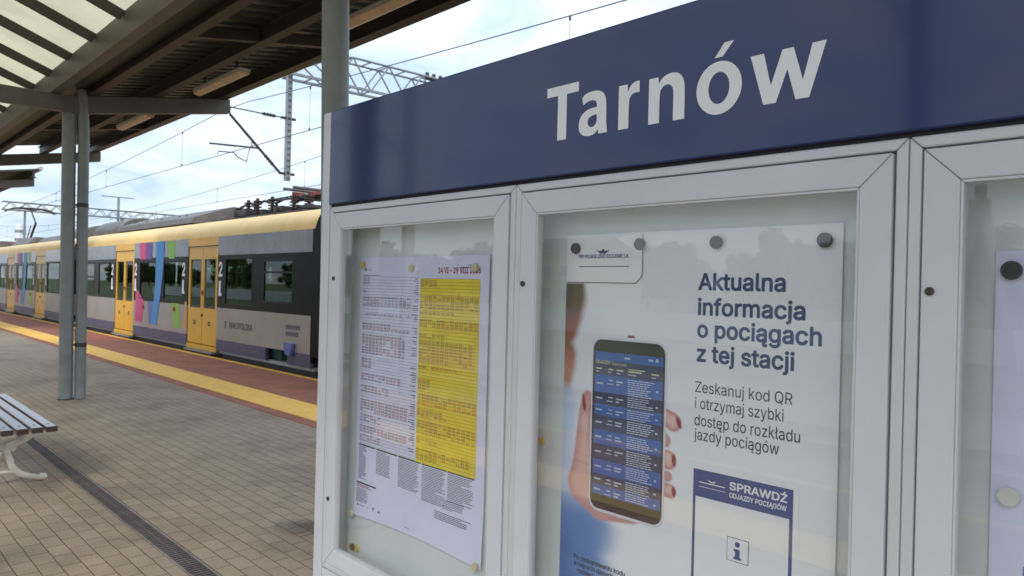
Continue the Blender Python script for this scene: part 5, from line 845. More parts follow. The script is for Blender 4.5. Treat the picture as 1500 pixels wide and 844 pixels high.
# ------------------------------------------------------------------ canopy
CXM = 1.08
def mir(x): return 2 * CXM - x
def canopy(y0, y1, frames, label, ribstep=.9):
    cn = base('platform_canopy', (CXM, y0, 0), label, 'canopy', 'platform canopies')
    half = [(2.18, 3.575), (4.08, 3.900), (4.08, 3.712), (2.26, 3.385)]
    poly = half + [(mir(x), z) for x, z in reversed(half)]
    for fy in frames:
        b = MB(); b.prism(poly, 'y', fy - .05, fy + .05); obj('cross_beam', b, M['steelb'], cn, .004)
    bot = lambda x: 3.575 + (x - 2.18) * .171
    for sd in (0, 1):
        X = (lambda x: x) if sd == 0 else mir
        # valley beam carrying the translucent roof
        b = MB(); b.prism([(X(1.99), 3.585), (X(2.10), 3.585), (X(2.10), 3.83), (X(1.99), 3.83)], 'y', y0, y1); obj('valley_beam', b, M['steelb'], cn, .004)
        b = MB(); b.prism([(X(2.104), 3.66), (X(2.372), 3.70), (X(2.372), 3.76), (X(2.36), 3.76), (X(2.36), 3.712), (X(2.104), 3.672)], 'y', y0 + .02, y1 - .02); obj('gutter', b, M['deck'], cn)
        for px_, w, h in ((2.42, .10, .17), (3.14, .10, .15), (3.98, .12, .15)):
            zb = bot(px_) + .004
            b = MB(); b.box(X(px_ - w / 2), y0, zb, X(px_ + w / 2), y1, zb + .014)
            b.box(X(px_ - .022), y0, zb + .014, X(px_ + .022), y1, zb + h - .014); b.box(X(px_ - w / 2), y0, zb + h - .014, X(px_ + w / 2), y1, zb + h)
            obj('purlin' if px_ < 3.9 else 'edge_beam', b, M['steeld'], cn)
        # corrugated deck, ribs across the platform
        n = int((y1 - y0) / .2)
        xs = (2.09, 4.14); vs = []; fs = []
        for i in range(n):
            ya = y0 + (y1 - y0) * i / n; st = (y1 - y0) / n
            for yy, dz in ((ya, 0), (ya + st * .42, 0), (ya + st * .5, .045), (ya + st * .92, .045)):
                for x in xs: vs.append((X(x), yy, bot(x) + .178 + dz))
        for k in range(len(vs) // 2 - 1): fs.append((2 * k, 2 * k + 1, 2 * k + 3, 2 * k + 2))
        b = MB(); b.add(vs, fs); o = obj('deck_sheet', b, M['deck'], cn)
        so = o.modifiers.new('s', 'SOLIDIFY'); so.thickness = .004; so.offset = 1
        b = MB(); zf = bot(4.14) + .165; b.box(X(4.10), y0 - .06, zf, X(4.155), y1 + .06, zf + .09); obj('fascia', b, M['fascia'], cn)
        b = MB(); b.box(X(2.36), y1, bot(2.4) + .17, X(2.40), y1 + .02, bot(2.4) + .24)
        # translucent pitched roof
        rid = 3.83 + (1.99 - CXM) * .32
        b = MB(); b.add([(X(2.0), y0, 3.832), (CXM, y0, rid + .055), (CXM, y1, rid + .055), (X(2.0), y1, 3.832)], [(0, 1, 2, 3)])
        o = obj('translucent_sheet', b, M['transl'], cn)
        y = y0 + .15
        off = (8.113 - y0) % ribstep
        y = y0 + off
        while y < y1:
            b = MB(); b.bar((X(1.985), y, 3.80), (CXM + (.02 if sd == 0 else -.02), y, rid), .05, .10); obj('rafter', b, M['steeld'], cn)
            y += ribstep
        # short ties between purlins
        for ty in frames:
            for q in (-3.05,):
                if y0 < ty + q < y1:
                    z1_, z2_ = bot(2.44) + .07, bot(3.12) + .07
                    b = MB(); b.bar((X(2.445), ty + q, z1_), (X(3.115), ty + q, z2_), .07, .09); obj('tie', b, M['steeld'], cn)
                    z1_, z2_ = bot(3.17) + .07, bot(3.95) + .07
                    b = MB(); b.bar((X(3.165), ty + q, z1_), (X(3.955), ty + q, z2_), .07, .09); obj('tie', b, M['steeld'], cn)
    b = MB(); b.box(CXM - .06, y0, rid - .12, CXM + .06, y1, rid - .05); obj('ridge_beam', b, M['steelb'], cn)
    return cn
canopy(-9.5, 16.35, (-8.4, -2.26, 3.86, 9.95, 16.05), 'long platform canopy with brown beams and translucent ridge sheets overhead')
canopy(21.4, 40.0, (21.9, 28.0, 34.1, 39.6), 'far grey canopy whose end shows beyond the nearer one')

def column(x, y, label, pipe=False, top=3.40, r=.084):
    c = base('canopy_column', (x, y, 0), label, 'column', 'steel columns of the canopies')
    b = MB(); b.tube([(x, y, 0.004), (x, y, top)], r, 32); obj('shaft', b, M['steel'], c)
    b = MB(); b.tube([(x, y, 0.003), (x, y, .012)], r + .012, 28); obj('base_ring', b, M['dark'], c)
    if pipe:
        px_, py_ = x + .143, y - .045
        b = MB(); b.tube([(px_, py_, .003), (px_, py_, 3.1), (px_ - .005, py_, 3.3), (px_ - .03, py_ - .02, 3.68)], .060, 24); p = obj('downpipe', b, M['steel'], c)
        for z in (.62, 2.28):
            b = MB(); b.tube([(px_, py_, z), (px_, py_, z + .05)], .063, 24); b.bar((x, y, z + .025), (px_, py_, z + .025), .02, .025); obj('pipe_clip', b, M['dark'], p)
        b = MB(); b.tube([(px_, py_, 1.02), (px_, py_, 1.07)], .0628, 24); obj('pipe_joint', b, M['steel'], p)
    return c
def lean(c, deg, pivot):          # the columns stand a hair off plumb
    c.rotation_mode = 'QUATERNION'
    q = Matrix.Rotation(R(deg), 3, fwd).to_quaternion(); c.rotation_quaternion = q
    p = Vector((0, 0, pivot)); c.location = Vector(c.location) + p - q @ p
lean(column(2.228, 9.968, 'grey steel column with a downpipe behind the bench', True, r=.074), -.6, 0)
lean(column(2.25, 3.95, 'grey round column rising behind the blue header panel', r=.080), -1.15, 3.0)
column(2.25, 16.05, 'slim column at the end of the near canopy'); column(2.25, -2.26, 'column of the near canopy beside the track behind the camera')
for y in (-2.26, 3.86, 9.95, 16.05): column(-.12, y, 'column in the row on the far side of the benches')

G3 = 'fluorescent lamps under the canopy'
for i, (yc, lab) in enumerate(((5.35, 'tube lamp under the canopy beside the round column'), (8.45, 'tube lamp between the beams above the cross beam end'), (11.5, 'tube lamp beyond the cross beam, left of the downpipe top'))):
    l = base('tube_lamp', (3.36, yc, 3.72), lab, 'lamp', G3)
    b = MB(); x, z = 3.36, 3.715
    prof = [(x + .062 * math.cos(R(a)), z + .045 * math.sin(R(a))) for a in range(180, 361, 15)]
    b.prism(prof, 'y', yc - .66, yc + .66); obj('lens', b, M['lens'], l, .012, 3)
    b = MB(); b.box(x - .066, yc - .66, z + .001, x + .066, yc + .66, z + .03); obj('housing', b, M['fascia'], l, .004)
    for s in (-.45, .45):
        b = MB(); b.bar((x, yc + s, z + .03), (x, yc + s, 3.96), .02); obj('hanger', b, M['steeld'], l)

# ------------------------------------------------------------------ bench
bn = base('park_bench', (.96, 6.6, 0), 'slatted dark bench with curly cream cast iron legs', 'bench')
XS = [1.205, 1.122, 1.037, .952, .868, .785]
for x in XS:
    b = MB(); b.box(x - .034, 5.72, .405, x + .034, 7.55, .442); obj('slat', b, M['slat'], bn, .006, 3)
    b = MB()
    for yy in (6.10 - .26, 7.3): b.tube([(x, yy, .4415), (x, yy, .4432)], .009, 12)
    obj('bolt', b, M['dark'], bn)
for yy in (6.10, 7.2):
    b = MB(); cx = .995
    def arc(pts, r): 
        P = []
        for i in range(len(pts) - 1):
            p0 = Vector(pts[max(i - 1, 0)]); p1 = Vector(pts[i]); p2 = Vector(pts[i + 1]); p3 = Vector(pts[min(i + 2, len(pts) - 1)])
            for k in range(6):
                t = k / 6; P.append(.5 * ((2 * p1) + (-p0 + p2) * t + (2 * p0 - 5 * p1 + 4 * p2 - p3) * t * t + (-p0 + 3 * p1 - 3 * p2 + p3) * t ** 3))
        P.append(Vector(pts[-1])); b.tube(P, r, 10)
    for s in (-1, 1):
        f = lambda q: (cx + s * q[0], yy, q[1])
        # curved leg from the seat through the crossing to the scrolled foot
        arc([f(q) for q in ((-.20, .385), (-.11, .315), (-.005, .265), (.03, .20), (.055, .12), (.11, .06), (.19, .03), (.235, .022))], .021)
        arc([f(q) for q in ((-.02, .262), (.05, .265), (.13, .30), (.20, .36), (.215, .39))], .016)
        b.tube([f((.215, .03)), f((.25, .022)), f((.262, .016))], [.022, .026, .014], 10)
    b.box(cx - .25, yy - .018, .388, cx + .25, yy + .018, .4045)
    arc([(cx - .13, yy, .055), (cx - .05, yy, .085), (cx + .05, yy, .085), (cx + .13, yy, .055)], .012)
    obj('leg_frame', b, M['castiron'], bn)

# ------------------------------------------------------------------ train
TX = 5.68; TXF = 8.50; TC = (TX + TXF) / 2
train = base('commuter_train', (TC, 20, -.76), 'yellow and silver electric train standing along the platform edge', 'train')
ZB0, ZBL, ZSL, ZBK, ZGR = .117, .33, .935, 1.937, 2.296
def side_x(near): return TX if near else TXF
def car(y0, y1, doors, wins, nose=False):
    """doors, wins: lists of (ya, yb); wins also z range"""
    for near in (True, False):
        xa = side_x(near); xi = xa + (.06 if near else -.06)
        b = MB()
        edges = sorted(doors)
        spans = []; cur = y0
        for a_, e_ in edges: spans.append((cur, a_)); cur = e_
        spans.append((cur, y1))
        for a_, e_ in spans:
            b.mi = 0
            b.mi = 1; b.box(xa, a_, ZBL, xi, e_, ZSL)
            b.mi = 3; b.box(xa, a_, ZBK, xi, e_, ZGR)
            ws = [w for w in wins if w[0] >= a_ - .01 and w[1] <= e_ + .01]
            b.mi = 2; c2 = a_
            for w in sorted(ws):
                b.box(xa, c2, ZSL, xi, w[0], ZBK); b.box(xa, w[0], ZSL, xi, w[1], w[2]); b.box(xa, w[0], w[3], xi, w[1], ZBK); c2 = w[1]
            b.box(xa, c2, ZSL, xi, e_, ZBK)
            # skirt with wheel openings
            b.mi = 0; c3 = a_
            for wa, wb in [q for q in ARCH if q[0] < e_ and q[1] > a_]:
                if wa > c3: b.box(xa, c3, ZB0, xi, wa, ZBL)
                c3 = max(c3, wb)
            if c3 < e_: b.box(xa, c3, ZB0, xi, e_, ZBL)
        for a_, e_ in doors:
            b.mi = 4; b.box(xa, a_, 2.135, xi, e_, ZGR); b.box(xa, a_, .07, xi, e_, .165)
        obj('body_side', b, [M['tblue'], M['tsil'], M['tblack'], M['tgrey'], M['tyel']], train)
        sg = 1 if near else -1
        for a_, e_ in doors:
            mid = (a_ + e_) / 2
            for k, (p, q) in enumerate(((a_ + .02, mid - .008), (mid + .008, e_ - .02))):
                b = MB(); xo = xa + sg * .012
                wy0, wy1 = (p + .13, q - .10) if k == 0 else (p + .10, q - .13)
                b.box(xo, p, .18, xo + sg * .035, wy0, 2.12); b.box(xo, wy1, .18, xo + sg * .035, q, 2.12)
                b.box(xo, wy0, .18, xo + sg * .035, wy1, .92); b.box(xo, wy0, 1.85, xo + sg * .035, wy1, 2.12)
                d = obj('door_leaf', b, M['tyel'], train)
                b = MB(); b.prism(rrect(wy0 - .03, .89, wy1 + .03, 1.88, .10), 'x', xo - sg * .004, xo - sg * .001); 
                # gasket ring around the door glass
                rg = MB(); rg.box(xo - sg * .004, wy0 - .022, .898, xo + sg * .01, wy0, 1.872); rg.box(xo - sg * .004, wy1, .898, xo + sg * .01, wy1 + .022, 1.872)
                rg.box(xo - sg * .004, wy0, .898, xo + sg * .01, wy1, .92); rg.box(xo - sg * .004, wy0, 1.85, xo + sg * .01, wy1, 1.872)
                obj('gasket', rg, M['gap'], d, .006)
                gb = MB(); gb.box(xo + sg * .010, wy0, .92, xo + sg * .016, wy1, 1.85); obj('window', gb, M['tglass'], d)
                if near:
                    hb = MB(); yy = q - .02 if k == 0 else p + .02
                    mk = MB(); ym = (p + q) / 2
                    for z_ in (.56, .61):
                        for dy_ in (-.06, -.015, .03): mk.box(xo - .003, ym + dy_, z_, xo - .001, ym + dy_ + .035, z_ + .03)
                    obj('warning_marks', mk, M['ink'], d)
            b = MB(); b.box(xa + sg * .05, a_ + .005, .166, xa + sg * .058, e_ - .005, 2.134)
            # dark seams of the door frame
            b = MB(); xo = xa + sg * .014
            b.box(xo, a_ + .001, .17, xo + sg * .03, a_ + .019, 2.133); b.box(xo, e_ - .019, .17, xo + sg * .03, e_ - .001, 2.133); b.box(xo, mid - .007, .17, xo + sg * .03, mid + .007, 2.133)
            b.box(xa - sg * .004, a_ + .0, 2.122, xo + sg * .03, e_, 2.134)
            obj('door_seal', b, M['gap'], train)
            if near:
                b = MB(); b.box(xa - .012, mid - .045, 1.16, xa + .011, mid + .0, 1.25); b.box(xa - .012, mid - .04, .72, xa + .011, mid + .0, .78); obj('door_button', b, M['redbtn'], train)
                b = MB(); b.box(xa - .07, a_ + .05, .03, xa + .2, e_ - .05, .065); obj('step_plate', b, M['galv'], train)
        for w in wins:
            b = MB(); b.box(xa + sg * .012, w[0] + .001, w[2] + .001, xa + sg * .018, w[1] - .001, w[3] - .001)
            wn = obj('window', b, M['tglass'], train)
            fb = MB(); e2 = .028
            fb.box(xa - sg * .004, w[0] - .004, w[2] - .004, xa + sg * .01, w[0] + e2, w[3] + .004); fb.box(xa - sg * .004, w[1] - e2, w[2] - .004, xa + sg * .01, w[1] + .004, w[3] + .004)
            fb.box(xa - sg * .004, w[0] + e2, w[2] - .004, xa + sg * .01, w[1] - e2, w[2] + e2); fb.box(xa - sg * .004, w[0] + e2, w[3] - e2, xa + sg * .01, w[1] - e2, w[3] + .004)
            if len(w) > 4: fb.box(xa - sg * .003, w[0] + e2, w[4], xa + sg * .011, w[1] - e2, w[4] + .035)
            obj('window_frame', fb, M['gap'], wn, .004)
    # roof shell
    prof = [(TX, ZGR), (TX + .012, 2.40), (TX + .06, 2.50), (TX + .15, 2.585), (TX + .28, 2.645), (TX + .55, 2.70), (TC, 2.75)]
    prof = prof + [(2 * TC - x, z) for x, z in reversed(prof[:-1])]
    vs = [(x, yy, z) for yy in (y0, y1) for x, z in prof]; n = len(prof)
    b = MB(); b.add(vs, [(i, i + 1, n + i + 1, n + i) for i in range(n - 1)], True); o = obj('roof', b, M['troof'], train)
    # interior
    b = MB(); b.box(TX + .07, y0, .06, TXF - .07, y1, .12); b.box(TX + .07, y0, 2.14, TXF - .07, y1, 2.18); obj('interior_shell', b, M['tin'], train)
    b = MB(); b.box(TX + .1, y0, -.35, TXF - .1, y1, .055); obj('underframe', b, M['dark'], train)
prof_roof = [(TX, ZGR), (TX + .012, 2.40), (TX + .06, 2.50), (TX + .15, 2.585), (TX + .28, 2.645), (TX + .55, 2.70), (TC, 2.75)]
prof_roof = prof_roof + [(2 * TC - x, z) for x, z in reversed(prof_roof[:-1])]
ARCH = [(11.25, 12.05), (23.7, 25.3), (37.9, 39.6)]
JY = 24.50
K = 5.68 / 5.65
m2 = lambda y: 2 * JY - y
C1D = [(14.17, 15.70), (19.20, 20.70)]
C1W = [(11.12, 12.20, 1.10, 1.83, 1.60), (12.63, 13.82, 1.00, 1.88), (16.00, 17.15, .985, 1.85), (17.66, 18.78, .985, 1.85), (20.95, 22.22, .985, 1.85), (22.6, 23.5, 1.0, 1.86, 1.45)]
car(10.50, JY - .25, C1D, C1W)
mm_ = lambda w: (m2(w[1]), m2(w[0])) + tuple(w[2:])
C2D = [mm_(w) for w in C1D]; C2W = [mm_(w) for w in C1W[2:]]
C2D = [(28.43, 29.93), (33.45, 34.95)]
C2W = [(25.5, 26.4, 1.0, 1.86, 1.45), (26.55, 28.15, .92, 1.90), (30.32, 31.6, .985, 1.85), (32.05, 32.95, .985, 1.85), (35.4, 36.5, .985, 1.85), (37.0, 37.9, 1.0, 1.86)]
car(JY + .25, 38.85, C2D, C2W)
car(39.35, 53.0, [(42.4, 43.9), (47.3, 48.8)], [(40.3, 41.9, 1, 1.86), (44.3, 46.9, 1, 1.86), (49.3, 51, 1, 1.86)])
for jy in (JY, 39.1):          # bellows between the cars
    b = MB()
    for k in range(6):
        y = jy - .25 + k * .085; b.box(TX + .10, y, .10, TXF - .10, y + .05, 2.6)
    obj('bellows', b, M['gap'], train)
# cab nose behind the board
b = MB(); secs = []
for (y, ins, zt, zb) in ((10.50, 0.02, 2.28, .2), (10.0, .02, 2.28, .2), (9.2, .10, 2.20, .2), (8.3, .26, 1.6, .2), (7.9, .5, 1.0, .25)):
    xa, xb = TX + ins, TXF - ins
    P = [(xa, zb), (xa, min(zt * .86, ZGR)), (xa + .10, zt * .95), (xa + .30, zt), (xb - .30, zt), (xb - .10, zt * .95), (xb, min(zt * .86, ZGR)), (xb, zb)]
    secs.append([(x, y, z) for x, z in P])
vs = [p for s_ in secs for p in s_]; n = 8
b.add(vs, [(i * n + k, i * n + (k + 1) % n, (i + 1) * n + (k + 1) % n, (i + 1) * n + k) for i in range(len(secs) - 1) for k in range(n)], True)
b.add(secs[-1], [tuple(range(n))]); b.add(secs[0], [tuple(range(n))])
obj('cab_nose', b, M['tblack'], train)
b = MB(); b.prism([(9.3, .30), (10.50, .30), (10.50, 1.90), (10.475, 2.10), (10.43, 2.28), (10.37, 2.40), (10.29, 2.49), (10.2, 2.54), (10.0, 2.58), (9.3, 2.55)], 'x', TX - .006, TX + .14); obj('nose_side', b, M['tblack'], train)
vs = [(x, yy, z) for yy in (9.4, 10.50) for x, z in prof_roof]; n = len(prof_roof)
b = MB(); b.add(vs, [(i, i + 1, n + i + 1, n + i) for i in range(n - 1)], True); obj('roof', b, M['troof'], train)
# wheels and bogies
for yc in (10.9, 11.85, 23.6, 25.4, 38.1, 40.0):
    b = MB()
    for x in (TX + .50, TXF - .62):
        vsn = 28; b.prism([(yc + .42 * math.cos(2 * math.pi * k / vsn), -.34 + .42 * math.sin(2 * math.pi * k / vsn)) for k in range(vsn)], 'x', x, x + .12)
    w = obj('wheelset', b, M['dark'], train)
    b = MB(); b.box(TX + .30, yc - .25, -.50, TX + .48, yc + .25, -.12); b.tube([(TX + .34, yc, -.12), (TX + .34, yc, .10)], .09, 12); obj('axle_box', b, M['dark'], w)
for yc in (11.4, 24.5, 39.05):
    b = MB(); b.box(TX + .28, yc - 1.1, -.28, TX + .42, yc + 1.1, -.08); b.box(TXF - .42, yc - 1.1, -.28, TXF - .28, yc + 1.1, -.08); obj('bogie_frame', b, M['dark'], train)
b = MB(); b.prism([(10.98, .47), (11.28, .47), (11.26, .40), (11.20, .27), (11.04, .27), (11.0, .36)], 'x', TX - .07, TX - .004); obj('side_box', b, M['midblue'], train, .01)
# decals: coloured ribbons, lettering
def tp(s, t, l): return (TX - .003 - l, s, t)     # s = y, t = z
def ribbon(name, m, pts, lift=0.0):
    b = MB(); b.prism(pts, 'x', TX - .0035 - lift, TX - .0012 - lift); obj(name, b, m, train)
def ribbons(f):
    ribbon('pink_ribbon', M['pink'], [(f(18.85), 2.290), (f(18.36), 2.290), (f(18.36), 1.905), (f(18.75), 1.905)])
    ribbon('purple_ribbon', M['purple'], [(f(18.34), 2.290), (f(17.93), 2.290), (f(17.93), 1.90), (f(18.34), 1.90)], .002)
    ribbon('sky_blue_ribbon', M['skyblue'], [(f(17.66), 2.290), (f(17.12), 2.290), (f(17.17), 1.7), (f(17.30), 1.1), (f(17.54), .42), (f(17.88), .43), (f(17.66), 1.3), (f(17.64), 1.8)], .004)
    ribbon('green_ribbon', M['green'], [(f(16.95), 2.285), (f(16.47), 2.285), (f(16.50), 1.90), (f(16.82), 1.90)])
    ribbon('pink_ribbon', M['pink'], [(f(19.02), 1.17), (f(18.86), 1.17), (f(18.42), .92), (f(18.52), .43), (f(19.05), .43)])
    ribbon('mid_blue_ribbon', M['midblue'], [(f(18.15), .94), (f(17.70), .94), (f(17.72), .42), (f(18.06), .42)])
    ribbon('green_ribbon', M['green'], [(f(16.63), .945), (f(16.18), .945), (f(16.08), .42), (f(16.44), .42)])
    ribbon('orange_ribbon', M['orange'], [(f(15.84), 1.0), (f(15.73), 1.0), (f(15.73), .44), (f(15.93), .44)])
    for q, z_ in ((18.46, .79), (16.44, .82)):
        b = MB(); b.box(TX - .02, f(q) - .055, z_ - .045, TX - .006, f(q) + .055, z_ + .045); obj('door_button', b, M['redbtn'], train)
ribbons(lambda y: y); ribbons(lambda y: y + 14.2)
def ttext(body, ya, zb, cap, width=None, bold=.0):
    b = MB(); ftext(b, body, lambda s, t, l: (TX - .006 - l, ya - s, zb - t), 0, 0, cap, width, bold); return b
obj('name_lettering', ttext('MAŁOPOLSKA', 13.56, .575, .115, .98), M['ruleink'], train)
b = MB(); b.box(TX - .005, 13.72, .56, TX - .002, 13.78, .70); obj('crest', b, M['greyink'], train)
for z_, n_ in ((.69, 9), (.58, 8)):
    b = MB()
    for k in range(n_):
        y = 11.32 - k * .055; b.box(TX - .005, y, z_, TX - .002, y - .036, z_ + .07)
    obj('number_mark', b, M['greyink'], train)
for y_, w_ in ((13.2, .9), (17.6, .4), (21.9, .8)):
    s = 0; b = MB()
    while s < w_: q = rng.uniform(.03, .08); b.box(TX - .005, y_ - s, .2, TX - .002, y_ - s - q, .235); s += q + .02
    obj('skirt_marking', b, M['tgrey'], train)
for dd in (C1D, C2D):
    for a_, e_ in dd:
        for ya in (a_ - .06, e_ + .32):
            obj('class_numeral', ttext('2', ya, 1.54, .26, .17, True), M['white'], train)
            b = MB(); b.box(TX - .006, ya - .02, 1.22, TX - .003, ya - .11, 1.45); b.box(TX - .007, ya - .01, 1.16, TX - .004, ya - .15, 1.225); obj('pictogram', b, M['white'], train)
for y in [16.3, 17.9, 18.5, 21.4, 22.4, 23.2, 26.9, 27.7, 30.8, 32.4, 12.0, 13.3]:
    for x in (TX + .15, TXF - 1.05):
        b = MB(); b.box(x, y - .22, .12, x + .9, y + .22, .55); b.box(x, y + .16, .55, x + .9, y + .24, 1.22); obj('seat', b, M['tseat'], train, .03)
b = MB()
for y in (14.3, 15.55, 19.35, 20.55, 28.6, 29.8, 33.6, 34.8):
    b = MB(); b.tube([(TX + .6, y, .12), (TX + .6, y, 2.14)], .018, 8); obj('grab_pole', b, M['thand'], train)
# roof equipment
b = MB(); b.prism([(6.05, 2.70), (8.1, 2.70), (8.0, 2.90), (7.4, 3.12), (7.0, 3.14), (6.9, 3.12), (6.10, 2.84)], 'y', 16.6, 22.2); hs = obj('roof_housing', b, M['teq'], train, .01)
b = MB()
for y in (17.9, 18.35, 19.6, 20.7, 21.6): b.tube([(6.40, y, 2.93), (6.385, y, 2.945)], .05, 12)
obj('vent_hole', b, M['gap'], hs)
for (ya, yb, zt, x) in ((22.5, 25.2, 3.18, 6.9), (26.4, 28.6, 3.14, 6.9)):
    b = MB(); pr = [(x + .62 * math.cos(R(a)), 2.76 + (zt - 2.76) * math.sin(R(a))) for a in range(0, 181, 12)]; b.prism(pr + [(x - .62, 2.68), (x + .62, 2.68)], 'y', ya, yb); obj('roof_unit', b, M['teq'], train, .015)
for (ya, yb, zt) in ((29.5, 32.6, 2.92), (34.2, 37.5, 3.0), (41.5, 46.0, 3.05)):
    b = MB(); b.prism([(6.2, 2.68), (8.0, 2.68), (7.85, zt), (6.45, zt)], 'y', ya, yb); obj('roof_unit', b, M['teq'], train, .03)
b = MB(); b.box(6.35, 12.0, 2.70, 8.0, 16.25, 2.76)
for y in (12.5, 13.3, 13.9, 14.6, 15.2): b.bar((6.40, y, 2.84), (7.8, y, 2.86), .06)
for y in (12.3, 13.0, 14.0, 14.7): b.tube([(6.6, y, 3.02), (6.7, y + .4, 3.10), (6.7, y + .9, 3.02), (6.9, y + 1.2, 2.9)], .026, 6)
b.bar((6.6, 12.2, 3.02), (6.6, 14.3, 3.06), .03); b.bar((6.75, 13.2, 3.12), (6.75, 15.4, 3.10), .025)
b.box(6.45, 14.75, 2.80, 7.0, 15.35, 2.93); b.box(6.45, 13.15, 2.80, 6.9, 13.5, 2.90); b.box(6.45, 12.1, 2.80, 6.8, 12.45, 2.86)
obj('roof_switchgear', b, M['teqd'], train)
for (x, y, h) in ((6.5, 12.75, .34), (6.55, 13.75, .36), (6.5, 14.3, .36), (6.7, 15.7, .28), (6.55, 12.28, .30), (6.6, 14.95, .38)):
    b = MB(); b.tube([(x, y, 2.76), (x, y, 2.76 + h)], .035, 10)
    for k in range(5): b.tube([(x, y, 2.82 + k * h * .16), (x, y, 2.84 + k * h * .16)], .085, 14)
    obj('insulator', b, M['ceram'], train)
# lowered pantograph near the cab
pg = MB(); pg.box(7.0, 10.9, 3.14, 7.9, 13.9, 3.19); pg.bar((6.9, 11.2, 3.2), (8.0, 11.2, 3.2), .08); pg.bar((6.9, 13.6, 3.2), (8.0, 13.6, 3.2), .08)
p1 = obj('pantograph', pg, M['panred'], train)
b = MB(); b.tube([(7.1, 14.0, 3.10), (7.45, 12.4, 3.22), (7.45, 11.0, 3.26)], .035, 8); b.tube([(7.8, 14.0, 3.10), (7.45, 12.4, 3.24)], .035, 8)
b.tube([(6.7, 13.6, 3.28), (8.2, 13.6, 3.28)], .03, 8); b.tube([(6.7, 13.2, 3.28), (8.2, 13.2, 3.28)], .03, 8); b.tube([(7.45, 13.4, 3.27), (7.45, 11.6, 3.55)], .02, 6)
obj('folded_arm', b, M['teq'], p1)
# raised pantograph on the far car
pg = MB(); pg.box(6.8, 38.8, 2.92, 8.1, 40.9, 2.98)
p2 = obj('pantograph', pg, M['redbtn'], train)
b = MB(); b.tube([(7.45, 40.8, 3.0), (7.45, 39.4, 3.86)], .05, 8); b.tube([(7.45, 39.4, 3.86), (7.45, 40.5, 4.52)], .035, 8); b.tube([(7.3, 40.6, 3.0), (7.3, 39.6, 3.75)], .02, 6)
b.tube([(7.45, 40.5, 4.52), (7.0, 40.5, 4.56)], .025, 6); b.tube([(7.45, 40.5, 4.52), (7.9, 40.5, 4.56)], .025, 6)
for y in (40.3, 40.7): b.tube([(6.45, y, 4.40), (6.7, y, 4.53), (7.0, y, 4.585), (7.9, y, 4.585), (8.2, y, 4.53), (8.45, y, 4.40)], .03, 8)
obj('raised_arm', b, M['dark'], p2)

# ------------------------------------------------------------------ catenary
def lattice(mb, a, b_, h, w, n, r=.035, taper0=0):
    a, b_ = Vector(a), Vector(b_); ax = (b_ - a); L_ = ax.length; ax.normalize(); side = Vector((0, 0, 1)).cross(ax).normalized() * (w / 2)
    def P(i, top, s):
        q = i / n; p = a + ax * (L_ * q); hh = h
        if taper0 and q < taper0: hh = h * (.12 + .88 * q / taper0)
        return p + side * s + Vector((0, 0, hh if top else 0))
    for s in (-1, 1):
        mb.tube([P(i, 1, s) for i in range(n + 1)], r, 6); mb.bar(P(0, 0, s), P(n, 0, s), r * 2)
        for i in range(n):
            if i % 2 == 0: mb.bar(P(i, 0, s), P(i + 1, 1, s), r * 1.1)
            else: mb.bar(P(i, 1, s), P(i + 1, 0, s), r * 1.1)
    for i in range(0, n + 1): mb.bar(P(i, 1, -1), P(i, 1, 1), r); mb.bar(P(i, 0, -1), P(i, 0, 1), r)
gn = base('catenary_gantry', (17.6, 17.9, -1), 'grey lattice gantry with a hanging drop post above the train', 'gantry')
b = MB(); lattice(b, (8.85, 17.9, 6.78), (17.6, 17.9, 6.86), .80, .55, 15, .032, .16); obj('lattice_girder', b, M['galv'], gn)
b = MB(); b.box(8.84, 17.84, 4.07, 8.86, 17.96, 6.90); b.box(8.95, 17.84, 4.07, 8.97, 17.96, 6.90)
for k in range(18): b.box(8.86, 17.85, 4.15 + k * .155, 8.95, 17.86, 4.23 + k * .155)
b.box(8.86, 17.88, 4.07, 8.95, 17.92, 6.88)
obj('drop_post', b, M['galv'], gn)
b = MB(); b.box(17.35, 17.65, -1, 17.85, 18.15, 7.7); obj('mast', b, M['galv'], gn)
b = MB(); b.box(13.2, 17.75, 7.66, 13.9, 18.05, 7.70)
for k in (13.3, 13.55, 13.8): b.tube([(k, 17.9, 7.68), (k, 17.9, 7.83)], .06, 10)
obj('insulator_rack', b, M['dark'], gn)
b = MB(); b.tube([(8.72, 17.9, 4.24), (7.38, 17.9, 5.52)], .035, 8); b.tube([(8.78, 17.9, 5.68), (7.30, 17.9, 5.70)], .016, 8)
b.tube([(7.38, 17.9, 5.50), (7.36, 17.9, 5.76)], .02, 8)
b.tube([(8.10, 17.9, 4.80), (6.90, 17.9, 4.74)], .022, 8); b.tube([(7.9, 17.9, 4.78), (7.82, 17.9, 4.42), (7.6, 17.9, 4.5), (7.5, 17.9, 4.6), (7.12, 17.9, 4.58), (7.10, 17.9, 4.5)], .014, 6)
b.bar((8.7, 17.9, 5.68), (9.1, 17.9, 5.68), .06); b.bar((8.7, 17.9, 4.25), (9.1, 17.9, 4.25), .06); b.tube([(7.95, 17.9, 4.98), (7.95, 17.9, 4.80)], .012, 6)
cant = obj('cantilever', b, M['dark'], gn)
b = MB()
for p, q in (((8.55, 17.9, 5.683), (8.20, 17.9, 5.688)), ((8.52, 17.9, 4.43), (8.28, 17.9, 4.66))):
    b = MB(); p, q = Vector(p), Vector(q); b.tube([p, q], .03, 8)
    for k in range(4): c = p.lerp(q, .15 + k * .23); d = (q - p).normalized() * .012; b.tube([c - d, c + d], .050, 12)
    obj('insulator', b, M['ceram'], cant)
